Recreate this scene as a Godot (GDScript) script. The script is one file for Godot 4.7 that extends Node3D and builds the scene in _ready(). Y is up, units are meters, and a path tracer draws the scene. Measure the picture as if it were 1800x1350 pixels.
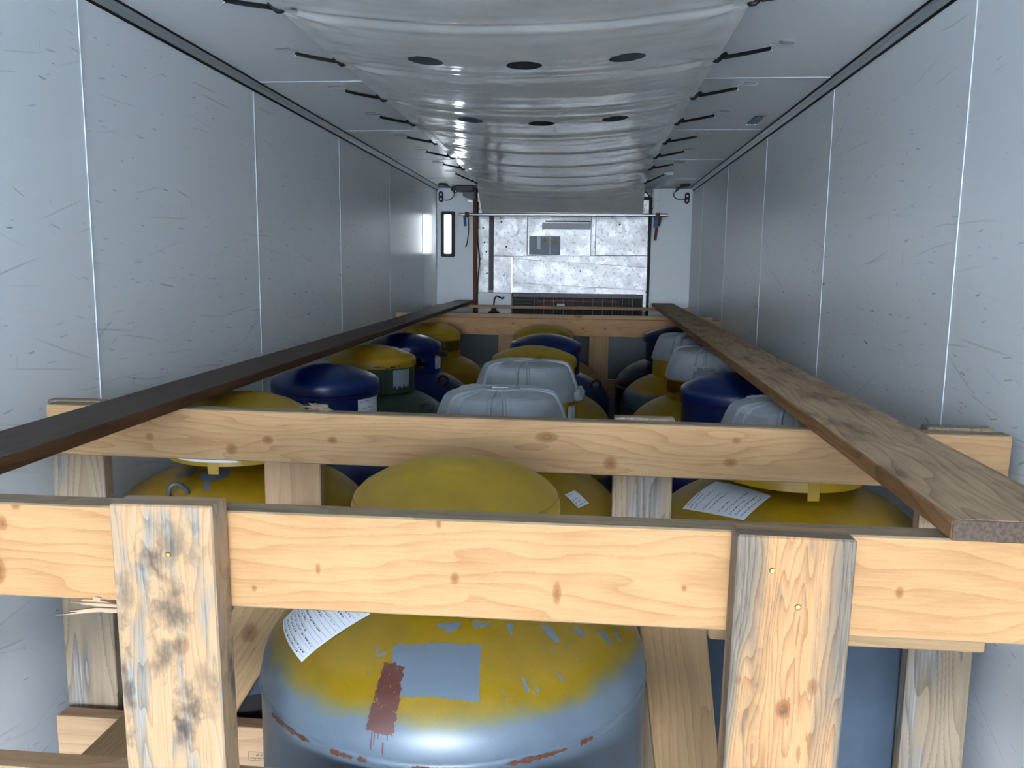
extends Node3D
# Inside of a refrigerated lorry body seen from its open rear doors: gas drums braced with timber.
# Units metres, y up, x = 0 on the centre line, the bulkhead lies at z = -7.97.

const WX := 1.23          # half width inside
const CEIL := 2.551
const ZF := -7.973        # bulkhead
const ZR := 6.5           # rear door opening

var rng := RandomNumberGenerator.new()
var M := {}
var used := {}

# ---------------------------------------------------------------- nodes
func numbered(called: String) -> String:
	if not used.has(called):
		used[called] = 0
		return called
	used[called] += 1
	return "%s_%03d" % [called, used[called]]

func tag(o: Node3D, label: String, category: String, group := "", kind := "") -> Node3D:
	if label != "": o.set_meta("label", label)
	if category != "": o.set_meta("category", category)
	if group != "": o.set_meta("group", group)
	if kind != "": o.set_meta("kind", kind)
	return o

func thing(called: String, label: String, category: String, at := Vector3.ZERO, group := "") -> Node3D:
	var o := Node3D.new()
	o.name = numbered(called)
	add_child(o)
	o.position = at
	return tag(o, label, category, group)

func setting(called: String, label := "", category := "") -> Node3D:
	var o := Node3D.new()
	o.name = called
	add_child(o)
	o.set_meta("kind", "structure")
	return tag(o, label, category)

func put(st, called: String, mat: Material, parent: Node, xf := Transform3D.IDENTITY) -> MeshInstance3D:
	var o := MeshInstance3D.new()
	o.name = called
	if st is SurfaceTool: o.mesh = st.commit()
	else: o.mesh = st
	o.material_override = mat
	parent.add_child(o, true)
	o.transform = xf
	return o

# ---------------------------------------------------------------- mesh helpers
func mb() -> SurfaceTool:
	var st := SurfaceTool.new()
	st.begin(Mesh.PRIMITIVE_TRIANGLES)
	return st

func vert(st: SurfaceTool, p: Vector3, n: Vector3, uv: Vector2, c = null):
	if c != null: st.set_color(c)
	st.set_normal(n)
	st.set_uv(uv)
	st.add_vertex(p)

func tri(st, a, b, c, na, nb, nc, ua = Vector2.ZERO, ub = Vector2.ZERO, uc = Vector2.ZERO, ca = null, cb = null, cc = null):
	if (b - a).cross(c - a).dot(na + nb + nc) > 0.0:
		vert(st, a, na, ua, ca); vert(st, c, nc, uc, cc); vert(st, b, nb, ub, cb)
	else:
		vert(st, a, na, ua, ca); vert(st, b, nb, ub, cb); vert(st, c, nc, uc, cc)

func q4(st, a, b, c, d, n, ua = Vector2.ZERO, ub = Vector2.ZERO, uc = Vector2.ZERO, ud = Vector2.ZERO):
	tri(st, a, b, c, n, n, n, ua, ub, uc)
	tri(st, a, c, d, n, n, n, ua, uc, ud)

# bevelled box, length x, width y, thickness z; uv: (offset u, offset v, span u, span v) in metres
func bev(st, s: Vector3, b: float, xf := Transform3D.IDENTITY, uv := Vector4(0, 0, 1, 1)):
	var h := s / 2.0
	var put_uv := func(p: Vector3, ax: int) -> Vector2:
		if ax == 2: return Vector2(uv.x + p.x / uv.z, uv.y + p.y / uv.w)
		if ax == 1: return Vector2(uv.x + p.x / uv.z, uv.y + 0.43 + p.z / uv.w)
		return Vector2(uv.x + p.y * 0.5 / uv.z, uv.y + 0.43 + p.z / uv.w)
	for ax in 3:
		var u := (ax + 1) % 3
		var v := (ax + 2) % 3
		for sg in [-1.0, 1.0]:
			var n := Vector3.ZERO
			n[ax] = sg
			var pts := []
			for k in [[-1, -1], [1, -1], [1, 1], [-1, 1]]:
				var p := Vector3.ZERO
				p[ax] = sg * h[ax]; p[u] = k[0] * (h[u] - b); p[v] = k[1] * (h[v] - b)
				pts.append(p)
			q4(st, xf * pts[0], xf * pts[1], xf * pts[2], xf * pts[3], xf.basis * n, put_uv.call(pts[0], ax), put_uv.call(pts[1], ax), put_uv.call(pts[2], ax), put_uv.call(pts[3], ax))
		if b <= 0.0: continue
		for su in [-1.0, 1.0]:
			for sv in [-1.0, 1.0]:
				var n2 := Vector3.ZERO
				n2[u] = su; n2[v] = sv
				n2 = n2.normalized()
				var pp := []
				for k in [[0, -1], [0, 1], [1, 1], [1, -1]]:
					var p := Vector3.ZERO
					p[ax] = k[1] * (h[ax] - b)
					p[u] = su * (h[u] if k[0] == 0 else h[u] - b)
					p[v] = sv * (h[v] - b if k[0] == 0 else h[v])
					pp.append(p)
				var f := v if u == 0 else u
				if ax != 0: f = 2 if u == 2 or v == 2 else 1
				q4(st, xf * pp[0], xf * pp[1], xf * pp[2], xf * pp[3], xf.basis * n2, put_uv.call(pp[0], f), put_uv.call(pp[1], f), put_uv.call(pp[2], f), put_uv.call(pp[3], f))
	if b > 0.0:
		for sx in [-1.0, 1.0]:
			for sy in [-1.0, 1.0]:
				for sz in [-1.0, 1.0]:
					var a := Vector3(sx * h.x, sy * (h.y - b), sz * (h.z - b))
					var c := Vector3(sx * (h.x - b), sy * h.y, sz * (h.z - b))
					var d := Vector3(sx * (h.x - b), sy * (h.y - b), sz * h.z)
					var nn: Vector3 = xf.basis * Vector3(sx, sy, sz).normalized()
					tri(st, xf * a, xf * c, xf * d, nn, nn, nn, put_uv.call(a, 2), put_uv.call(c, 2), put_uv.call(d, 2))

func box(s: Vector3, b := 0.0) -> SurfaceTool:
	var st := mb()
	bev(st, s, b)
	return st

# surface of revolution about y. prof: Vector2(r, y) from the top or inside outwards
func lathe(st, prof: Array, seg := 64, col = null, v0 := 0.0, v1 := 1.0, u_turns := 1.0):
	var segn := []
	for i in prof.size() - 1:
		var d: Vector2 = (prof[i + 1] - prof[i]).normalized()
		segn.append(Vector2(-d.y, d.x))
	var total := 0.0
	for i in prof.size() - 1: total += prof[i].distance_to(prof[i + 1])
	var run := 0.0
	for i in prof.size() - 1:
		var n0: Vector2 = segn[i]
		var n1: Vector2 = segn[i]
		if i > 0 and segn[i - 1].dot(segn[i]) > 0.72: n0 = (segn[i - 1] + segn[i]).normalized()
		if i < prof.size() - 2 and segn[i + 1].dot(segn[i]) > 0.72: n1 = (segn[i + 1] + segn[i]).normalized()
		var p0: Vector2 = prof[i]
		var p1: Vector2 = prof[i + 1]
		var va := lerpf(v0, v1, run / total)
		run += p0.distance_to(p1)
		var vb := lerpf(v0, v1, run / total)
		for k in seg:
			var a := TAU * k / seg - PI
			var c := TAU * (k + 1) / seg - PI
			var da := Vector3(sin(a), 0, cos(a))
			var dc := Vector3(sin(c), 0, cos(c))
			var A := da * p0.x + Vector3.UP * p0.y
			var B := dc * p0.x + Vector3.UP * p0.y
			var C := dc * p1.x + Vector3.UP * p1.y
			var D := da * p1.x + Vector3.UP * p1.y
			var nA := da * n0.x + Vector3.UP * n0.y
			var nB := dc * n0.x + Vector3.UP * n0.y
			var nC := dc * n1.x + Vector3.UP * n1.y
			var nD := da * n1.x + Vector3.UP * n1.y
			var ua := (a / TAU + 0.5) * u_turns
			var ub := (c / TAU + 0.5) * u_turns
			var k0 = null
			var k1 = null
			var k2 = null
			var k3 = null
			if col != null:
				k0 = col.call(a, p0.x, p0.y); k1 = col.call(c, p0.x, p0.y); k2 = col.call(c, p1.x, p1.y); k3 = col.call(a, p1.x, p1.y)
			if p0.x > 1e-5: tri(st, A, B, C, nA, nB, nC, Vector2(ua, va), Vector2(ub, va), Vector2(ub, vb), k0, k1, k2)
			if p1.x > 1e-5: tri(st, A, C, D, nA, nC, nD, Vector2(ua, va), Vector2(ub, vb), Vector2(ua, vb), k0, k2, k3)

func tube(st, pts: Array, r: float, seg := 8, cap := true):
	var side := Vector3.UP
	var rings := []
	for i in pts.size():
		var d: Vector3 = (pts[mini(i + 1, pts.size() - 1)] - pts[maxi(i - 1, 0)]).normalized()
		if absf(d.dot(side)) > 0.95: side = Vector3.RIGHT if absf(d.x) < 0.9 else Vector3.BACK
		var x := side.cross(d).normalized()
		var y := d.cross(x).normalized()
		side = y
		rings.append([pts[i], x, y, d])
	for i in pts.size() - 1:
		for k in seg:
			var a := TAU * k / seg
			var c := TAU * (k + 1) / seg
			var na: Vector3 = rings[i][1] * cos(a) + rings[i][2] * sin(a)
			var nb: Vector3 = rings[i][1] * cos(c) + rings[i][2] * sin(c)
			var nc: Vector3 = rings[i + 1][1] * cos(c) + rings[i + 1][2] * sin(c)
			var nd: Vector3 = rings[i + 1][1] * cos(a) + rings[i + 1][2] * sin(a)
			var A: Vector3 = rings[i][0] + na * r
			var B: Vector3 = rings[i][0] + nb * r
			var C: Vector3 = rings[i + 1][0] + nc * r
			var D: Vector3 = rings[i + 1][0] + nd * r
			tri(st, A, B, C, na, nb, nc)
			tri(st, A, C, D, na, nc, nd)
	if cap:
		for e in [0, pts.size() - 1]:
			var n: Vector3 = rings[e][3] * (-1.0 if e == 0 else 1.0)
			for k in seg:
				var a := TAU * k / seg
				var c := TAU * (k + 1) / seg
				tri(st, rings[e][0], rings[e][0] + (rings[e][1] * cos(a) + rings[e][2] * sin(a)) * r, rings[e][0] + (rings[e][1] * cos(c) + rings[e][2] * sin(c)) * r, n, n, n)

# flat polygon in the xy plane, extruded from z = 0 to z = t
func prism(st, poly: PackedVector2Array, t: float):
	var idx := Geometry2D.triangulate_polygon(poly)
	for i in range(0, idx.size(), 3):
		var a := poly[idx[i]]
		var b := poly[idx[i + 1]]
		var c := poly[idx[i + 2]]
		for e in [[0.0, Vector3.FORWARD], [t, Vector3.BACK]]:
			tri(st, Vector3(a.x, a.y, e[0]), Vector3(b.x, b.y, e[0]), Vector3(c.x, c.y, e[0]), e[1], e[1], e[1], a, b, c)
	var area := 0.0
	for i in poly.size():
		var p := poly[i]
		var q := poly[(i + 1) % poly.size()]
		area += p.x * q.y - q.x * p.y
	for i in poly.size():
		var p := poly[i]
		var q := poly[(i + 1) % poly.size()]
		var d := (q - p).normalized()
		var n := Vector3(d.y, -d.x, 0) * signf(area)
		q4(st, Vector3(p.x, p.y, 0), Vector3(q.x, q.y, 0), Vector3(q.x, q.y, t), Vector3(p.x, p.y, t), n)

# ---------------------------------------------------------------- textures
func grain(w: int, h: int, sd: int, freq: float, oct := 3) -> PackedByteArray:
	var n := FastNoiseLite.new()
	n.seed = sd
	n.noise_type = FastNoiseLite.TYPE_SIMPLEX_SMOOTH
	n.frequency = freq
	n.fractal_octaves = oct
	return n.get_image(w, h).get_data()

func stretched(w: int, h: int, sx: int, sy: int, sd: int, freq: float, oct := 3) -> PackedByteArray:
	var n := FastNoiseLite.new()
	n.seed = sd
	n.noise_type = FastNoiseLite.TYPE_SIMPLEX_SMOOTH
	n.frequency = freq
	n.fractal_octaves = oct
	var im := n.get_image(maxi(4, w / sx), maxi(4, h / sy))
	im.resize(w, h, Image.INTERPOLATE_CUBIC)
	return im.get_data()

func tex(w: int, h: int, data: PackedByteArray) -> ImageTexture:
	var im := Image.create_from_data(w, h, false, Image.FORMAT_RGB8, data)
	im.generate_mipmaps()
	return ImageTexture.create_from_image(im)

# sawn wood, grain along u. knots: [x, y, radius] in pixels; grey: share of weathered grey; stains: [x, y, rx, ry, strength]
func wood(w: int, h: int, sd: int, light: Color, dark: Color, o := {}) -> ImageTexture:
	var knots: Array = o.get("knots", [])
	var stains: Array = o.get("stains", [])
	var grey: Color = o.get("grey", Color(0.5, 0.48, 0.45))
	var grey_share: float = o.get("grey_share", 0.0)
	var grey_edges: float = o.get("grey_edges", 0.0)
	var rings: float = o.get("rings", 9.0)
	var contrast: float = o.get("contrast", 0.5)
	var warp: float = o.get("warp", 2.5)
	var side: Array = o.get("side", [])          # colours of the sawn edge; on the pale beams they also hold painted shade
	var a1 := stretched(w, h, 24, 4, sd, 0.03, 3)
	var a2 := stretched(w, h, 24, 1, sd + 1, 0.23, 2)
	var a3 := stretched(w, h, 12, 4, sd + 2, 0.045, 4)
	var a4 := stretched(w, h, 5, 1, sd + 3, 0.3, 2)
	var a5 := grain(w, h, sd + 4, 0.014, 5) if stains.size() > 0 else a3
	var out := PackedByteArray()
	out.resize(w * h * 3)
	var at := 0
	var i := 0
	for y in h:
		var ry := float(y) / h * rings
		var edge := absf(float(y) / h - 0.5) * 2.0
		var la := light
		var dk := dark
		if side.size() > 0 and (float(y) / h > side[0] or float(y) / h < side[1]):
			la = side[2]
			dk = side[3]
		for x in w:
			var wv := a1[i] / 255.0
			var fib := a2[i] / 255.0
			var blot := a3[i] / 255.0
			var fine := a4[i] / 255.0
			var r := ry + wv * warp
			var kc := 0.0
			var kring := 0.0
			for k in knots:
				var dx: float = float(x - k[0]) / (k[2] * 2.2)
				if dx > 3.0 or dx < -3.0: continue
				var dy: float = float(y - k[1]) / k[2]
				var d2 := dx * dx + dy * dy
				if d2 < 12.0:
					r += exp(-d2 * 0.5) * k[2] * 0.06 * dy / (sqrt(d2) + 0.35)
					var e: float = sqrt(pow((x - k[0]) / (k[2] * k[3]), 2.0) + dy * dy) + (fine - 0.5) * 0.3 + (wv - 0.5) * 0.9
					if e < 1.5:
						kc = maxf(kc, smoothstep(1.5, 0.45, e))
						kring = 0.5 + 0.5 * sin(e * 8.0)
			var f := r - floorf(r)
			var late := f * f * f
			var t := late * contrast + (fib - 0.5) * 0.28 + (blot - 0.5) * 0.3 + (fine - 0.5) * 0.13 + 0.12
			if fine < 0.2: t += (0.2 - fine) * 1.6
			t = clampf(t, 0.0, 1.0)
			var cr := lerpf(la.r, dk.r, t)
			var cg := lerpf(la.g, dk.g, t)
			var cb := lerpf(la.b, dk.b, t)
			if kc > 0.0:
				var ks := kc * (0.46 + 0.18 * kring)
				cr = lerpf(cr, dark.r * 0.8, ks); cg = lerpf(cg, dark.g * 0.68, ks); cb = lerpf(cb, dark.b * 0.56, ks)
			if (grey_share > 0.0 or grey_edges > 0.0) and la == light:
				var g := clampf(maxf((blot - (1.0 - grey_share)) * 3.0, grey_edges * (edge - 0.5 + (wv - 0.5) * 0.7) * 1.6) + (fib - 0.5) * 0.5, 0.0, 0.9)
				var gk := 0.8 + 0.4 * fib - 0.25 * late
				cr = lerpf(cr, grey.r * gk, g); cg = lerpf(cg, grey.g * gk, g); cb = lerpf(cb, grey.b * gk, g)
			for s in stains:
				var sx: float = float(x - s[0]) / s[2]
				if sx > 1.5 or sx < -1.5: continue
				var sy: float = float(y - s[1]) / s[3]
				var sd2 := sx * sx + sy * sy + absf(a5[i] / 255.0 - 0.35) * 1.8 + (fib - 0.5) * 0.3
				if sd2 < 1.0:
					var q: float = clampf((1.0 - sd2) * 0.8, 0.0, 1.0) * s[4]
					cr = lerpf(cr, 0.26, q); cg = lerpf(cg, 0.235, q); cb = lerpf(cb, 0.22, q)
			out[at] = int(clampf(cr, 0, 1) * 255.0); out[at + 1] = int(clampf(cg, 0, 1) * 255.0); out[at + 2] = int(clampf(cb, 0, 1) * 255.0)
			at += 3
			i += 1
	return tex(w, h, out)

# painted panel with fine scuffs: strokes drawn over a flat colour
func scuffed(w: int, h: int, sd: int, base: Color, count: int, tilt: float, strength: float) -> ImageTexture:
	var im := Image.create(w, h, false, Image.FORMAT_RGB8)
	im.fill(base)
	var r := RandomNumberGenerator.new()
	r.seed = sd
	for k in count:
		var x := r.randf() * w
		var y := pow(r.randf(), 0.75) * h
		var long := r.randf() < 0.16
		var l := r.randf_range(60, 300) if long else r.randf_range(4, 46)
		var a := r.randfn(0.0, tilt) + (PI / 2 if not long and r.randf() < 0.12 else 0.0)
		var s := strength * r.randf_range(0.15, 1.0) * (0.55 if long else 1.0)
		if r.randf() < 0.04: s *= 2.6
		var wide := 2 if r.randf() < 0.14 else 1
		var n := int(l)
		var bow := r.randfn(0.0, 0.00015)
		for j in n:
			var t := float(j)
			var px := int(x + cos(a) * t)
			var py := int(y + sin(a) * t + bow * t * t)
			var fade := s * minf(1.0, minf(t, n - t) / (0.25 * n + 1.0))
			for q in wide:
				var qx := posmod(px, w)
				var qy := py + q
				if qy < 0 or qy >= h: continue
				var c := im.get_pixel(qx, qy)
				im.set_pixel(qx, qy, c * (1.0 - fade))
	im.generate_mipmaps()
	return ImageTexture.create_from_image(im)

# dull, rubbed and scratched aluminium sheet
func rubbed(n: int, sd: int) -> ImageTexture:
	var a := grain(n, n, sd, 0.012, 4)
	var b := grain(n, n, sd + 40, 0.05, 3)
	var out := PackedByteArray()
	out.resize(n * n * 3)
	for i in n * n:
		var v := 0.78 + 0.10 * (a[i] / 255.0 - 0.5)
		if a[i] > 140: v += 0.05
		if b[i] > 190: v -= 0.13
		elif b[i] > 176 and a[i] < 120: v -= 0.07
		out[i * 3] = int(v * 252); out[i * 3 + 1] = int(v * 254); out[i * 3 + 2] = int(minf(v * 1.015, 1.0) * 255)
	var im := Image.create_from_data(n, n, false, Image.FORMAT_RGB8, out)
	var r := RandomNumberGenerator.new()
	r.seed = sd
	for k in 150:
		var p := Vector2(r.randf(), r.randf()) * n
		var l := r.randi_range(6, 60)
		var t := r.randf() * PI if r.randf() < 0.5 else r.randfn(0.0, 0.08)
		var s := r.randf_range(-0.25, 0.22)
		for j in l:
			var x := posmod(int(p.x + cos(t) * j), n)
			var y := posmod(int(p.y + sin(t) * j), n)
			im.set_pixel(x, y, im.get_pixel(x, y) * (1.0 + s))
	im.generate_mipmaps()
	return ImageTexture.create_from_image(im)

# sheet of paper with rows of small print
func paper(w: int, h: int, sd: int, rows: int, rules: bool) -> ImageTexture:
	var im := Image.create(w, h, false, Image.FORMAT_RGB8)
	im.fill(Color(0.86, 0.88, 0.92))
	var r := RandomNumberGenerator.new()
	r.seed = sd
	for k in rows:
		var y := int((k + 0.7) * h / (rows + 0.6))
		if rules: im.fill_rect(Rect2i(int(w * 0.04), y + int(h / (rows + 0.6) * 0.35), int(w * 0.92), 1), Color(0.55, 0.57, 0.62))
		if r.randf() < 0.1: continue
		var x := int(w * r.randf_range(0.06, 0.14))
		var stop := int(w * r.randf_range(0.45, 0.93))
		while x < stop:
			var l := r.randi_range(2, 7)
			var hh := r.randi_range(2, maxi(2, int(h / rows * 0.3)))
			im.fill_rect(Rect2i(x, y - hh / 2 + r.randi_range(-1, 1), l, hh), Color(0.2, 0.21, 0.27).lerp(Color(0.6, 0.6, 0.64), r.randf() * 0.6))
			x += l + r.randi_range(1, 4)
	im.generate_mipmaps()
	return ImageTexture.create_from_image(im)

func inside(poly: PackedVector2Array, p: Vector2) -> bool:
	return Geometry2D.is_point_in_polygon(p, poly)

# the drum in front: yellow sprayed over grey, with bare patches, chips and a strip of brown primer.
# u covers 180 degrees of turn (centre = towards the doors), v covers the dome from its top (0) to its foot (1)
func drum_paint(w: int, h: int) -> ImageTexture:
	var chips := [
		[44.0,48.2,48.3,46.5,47.0,39.4,45.0,40.2,44.7,42.7], [56.4,42.9,59.3,41.2,58.2,36.7,56.3,38.0],
		[66.4,37.0,68.9,35.2,67.0,26.5,65.7,28.1,65.4,33.1], [72.6,32.3,75.5,30.4,72.9,26.2,71.6,27.5],
		[42.3,39.5,43.1,36.5,41.5,37.1], [40.4,31.6,40.9,25.8,39.4,26.2], [28.4,31.6,29.2,30.8,29.5,25.4,28.2,26.3],
		[21.5,28.9,22.9,24.3,22.1,25.0], [30.2,30.9,30.8,28.3,30.1,28.1], [32.0,28.2,32.4,24.5,31.2,24.5],
		[30.1,25.7,31.0,25.2,30.3,23.6], [49.5,31.2,50.7,30.3,49.3,29.8], [30.4,52.4,34.3,51.4,31.3,48.9,31.1,46.7,30.2,48.2],
		[39.3,41.1,40.4,40.7,39.2,39.8], [47.9,38.1,49.9,35.9,47.4,36.6], [-0.2,54.3,11.2,55.0,10.4,52.5,5.8,50.6,0.9,52.7],
		[15.6,54.8,26.5,52.7,16.4,51.9], [-18.4,38.2,-15.4,41.9,-15.2,40.1,-17.3,38.5], [-20.0,42.2,-18.8,42.4,-17.9,40.2,-19.1,40.2],
		[-18.7,32.7,-17.7,32.9,-17.7,31.4]]
	var rect := [-14.1,44.3,1.7,46.6,17.9,45.7,16.0,35.6,15.1,24.7,3.2,26.6,-8.6,26.1,-10.7,34.6]
	var strip := [-14.4,37.5,-11.1,37.7,-7.4,36.8,-6.4,24.8,-6.7,11.0,-10.0,11.0,-13.9,11.5,-13.6,24.4]
	var n1 := grain(w, h, 61, 0.006, 3)
	var n2 := grain(w, h, 62, 0.05, 3)
	var n3 := grain(w, h, 63, 0.16, 2)
	var ye := Color(0.53, 0.425, 0.04)
	var gr := Color(0.365, 0.415, 0.465)
	var br := Color(0.32, 0.185, 0.165)
	var out := PackedByteArray()
	out.resize(w * h * 3)
	var i := 0
	for y in h:
		var phi := 90.0 * (1.0 - float(y) / h)
		for x in w:
			var a := n1[i] / 255.0
			var b := n2[i] / 255.0
			var c := n3[i] / 255.0
			var t := smoothstep(12.0, 25.5, phi + (a - 0.5) * 5.0 + (c - 0.5) * 3.5)
			var k := 0.93 + 0.08 * a + 0.06 * (c - 0.5)
			var r := lerpf(gr.r, ye.r, t) * k
			var g := lerpf(gr.g, ye.g, t) * k
			var u := lerpf(gr.b, ye.b, t) * k
			if t > 0.6 and c > 0.955 and b > 0.5: r = gr.r; g = gr.g; u = gr.b
			if c < 0.035: r *= 0.55; g *= 0.55; u *= 0.6
			out[i * 3] = int(clampf(r, 0, 1) * 255); out[i * 3 + 1] = int(clampf(g, 0, 1) * 255); out[i * 3 + 2] = int(clampf(u, 0, 1) * 255)
			i += 1
	var list := [[rect, gr, 0.5]]
	for q in chips: list.append([q, gr, 0.5])
	list.append([strip, br, 0.7])
	for e in list:
		var poly := PackedVector2Array()
		var lo := Vector2(1e9, 1e9)
		var hi := -lo
		for j in range(0, e[0].size(), 2):
			var p := Vector2((e[0][j] / 180.0 + 0.5) * w, (1.0 - e[0][j + 1] / 90.0) * h)
			poly.append(p)
			lo = lo.min(p); hi = hi.max(p)
		for y in range(maxi(0, int(lo.y) - 6), mini(h, int(hi.y) + 7)):
			for x in range(maxi(0, int(lo.x) - 6), mini(w, int(hi.x) + 7)):
				var id := y * w + x
				var p := Vector2(x + (n2[id] / 255.0 - 0.5) * 9.0 + (n3[id] / 255.0 - 0.5) * 4.0, y + (n2[(id + 977) % (w * h)] / 255.0 - 0.5) * 9.0)
				if not inside(poly, p): continue
				var col: Color = e[1]
				var f := n3[id] / 255.0
				if e[1] == br:
					var phi := 90.0 * (1.0 - float(y) / h)
					if f + n2[id] / 255.0 * 0.6 > (1.12 if phi > 20.0 else 1.42): col = ye
				elif f > 0.93: col = ye
				out[id * 3] = int(col.r * 255); out[id * 3 + 1] = int(col.g * 255); out[id * 3 + 2] = int(col.b * 255)
	# runs of brown primer below the strip
	for d in [[-12.2, 11.0, 3.0, 3], [-11.4, 11.0, 5.5, 2], [-9.2, 7.4, 2.6, 4], [-9.0, 4.6, 1.2, 2], [-8.0, 10.8, 8.6, 2], [-10.5, 10.9, 8.4, 2]]:
		var x0 := int((d[0] / 180.0 + 0.5) * w)
		for y in range(int((1.0 - d[1] / 90.0) * h), mini(h, int((1.0 - d[2] / 90.0) * h))):
			for x in range(x0, x0 + d[3]):
				var id := y * w + x
				out[id * 3] = int(br.r * 255); out[id * 3 + 1] = int(br.g * 255); out[id * 3 + 2] = int(br.b * 255)
	return tex(w, h, out)

# ---------------------------------------------------------------- materials
func mat(c: Color, rough := 0.6, metal := 0.0, spec := 0.5) -> StandardMaterial3D:
	var m := StandardMaterial3D.new()
	m.albedo_color = c
	m.roughness = rough
	m.metallic = metal
	m.metallic_specular = spec
	return m

func textured(t: Texture2D, rough: float, spec := 0.5) -> StandardMaterial3D:
	var m := mat(Color.WHITE, rough, 0.0, spec)
	m.albedo_texture = t
	return m

func noise_tex(sd: int, freq: float, lo: Color, hi: Color, normal := false, bump := 1.0) -> NoiseTexture2D:
	var n := FastNoiseLite.new()
	n.seed = sd
	n.frequency = freq
	n.fractal_octaves = 4
	var t := NoiseTexture2D.new()
	t.width = 256
	t.height = 256
	t.seamless = true
	t.noise = n
	if normal:
		t.as_normal_map = true
		t.bump_strength = bump
	else:
		var g := Gradient.new()
		g.set_color(0, lo)
		g.set_color(1, hi)
		t.color_ramp = g
	return t

func triplanar(m: StandardMaterial3D, scale: float) -> StandardMaterial3D:
	m.uv1_triplanar = true
	m.uv1_scale = Vector3.ONE * scale
	return m

# paint with small tone changes, chips in the grain
func paint(c: Color, sd: int, rough := 0.38) -> StandardMaterial3D:
	var m := mat(Color.WHITE, rough)
	m.albedo_texture = noise_tex(sd, 0.02, c * Color(0.93, 0.93, 0.93), c * Color(1.06, 1.06, 1.06))
	return triplanar(m, 2.2)

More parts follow.
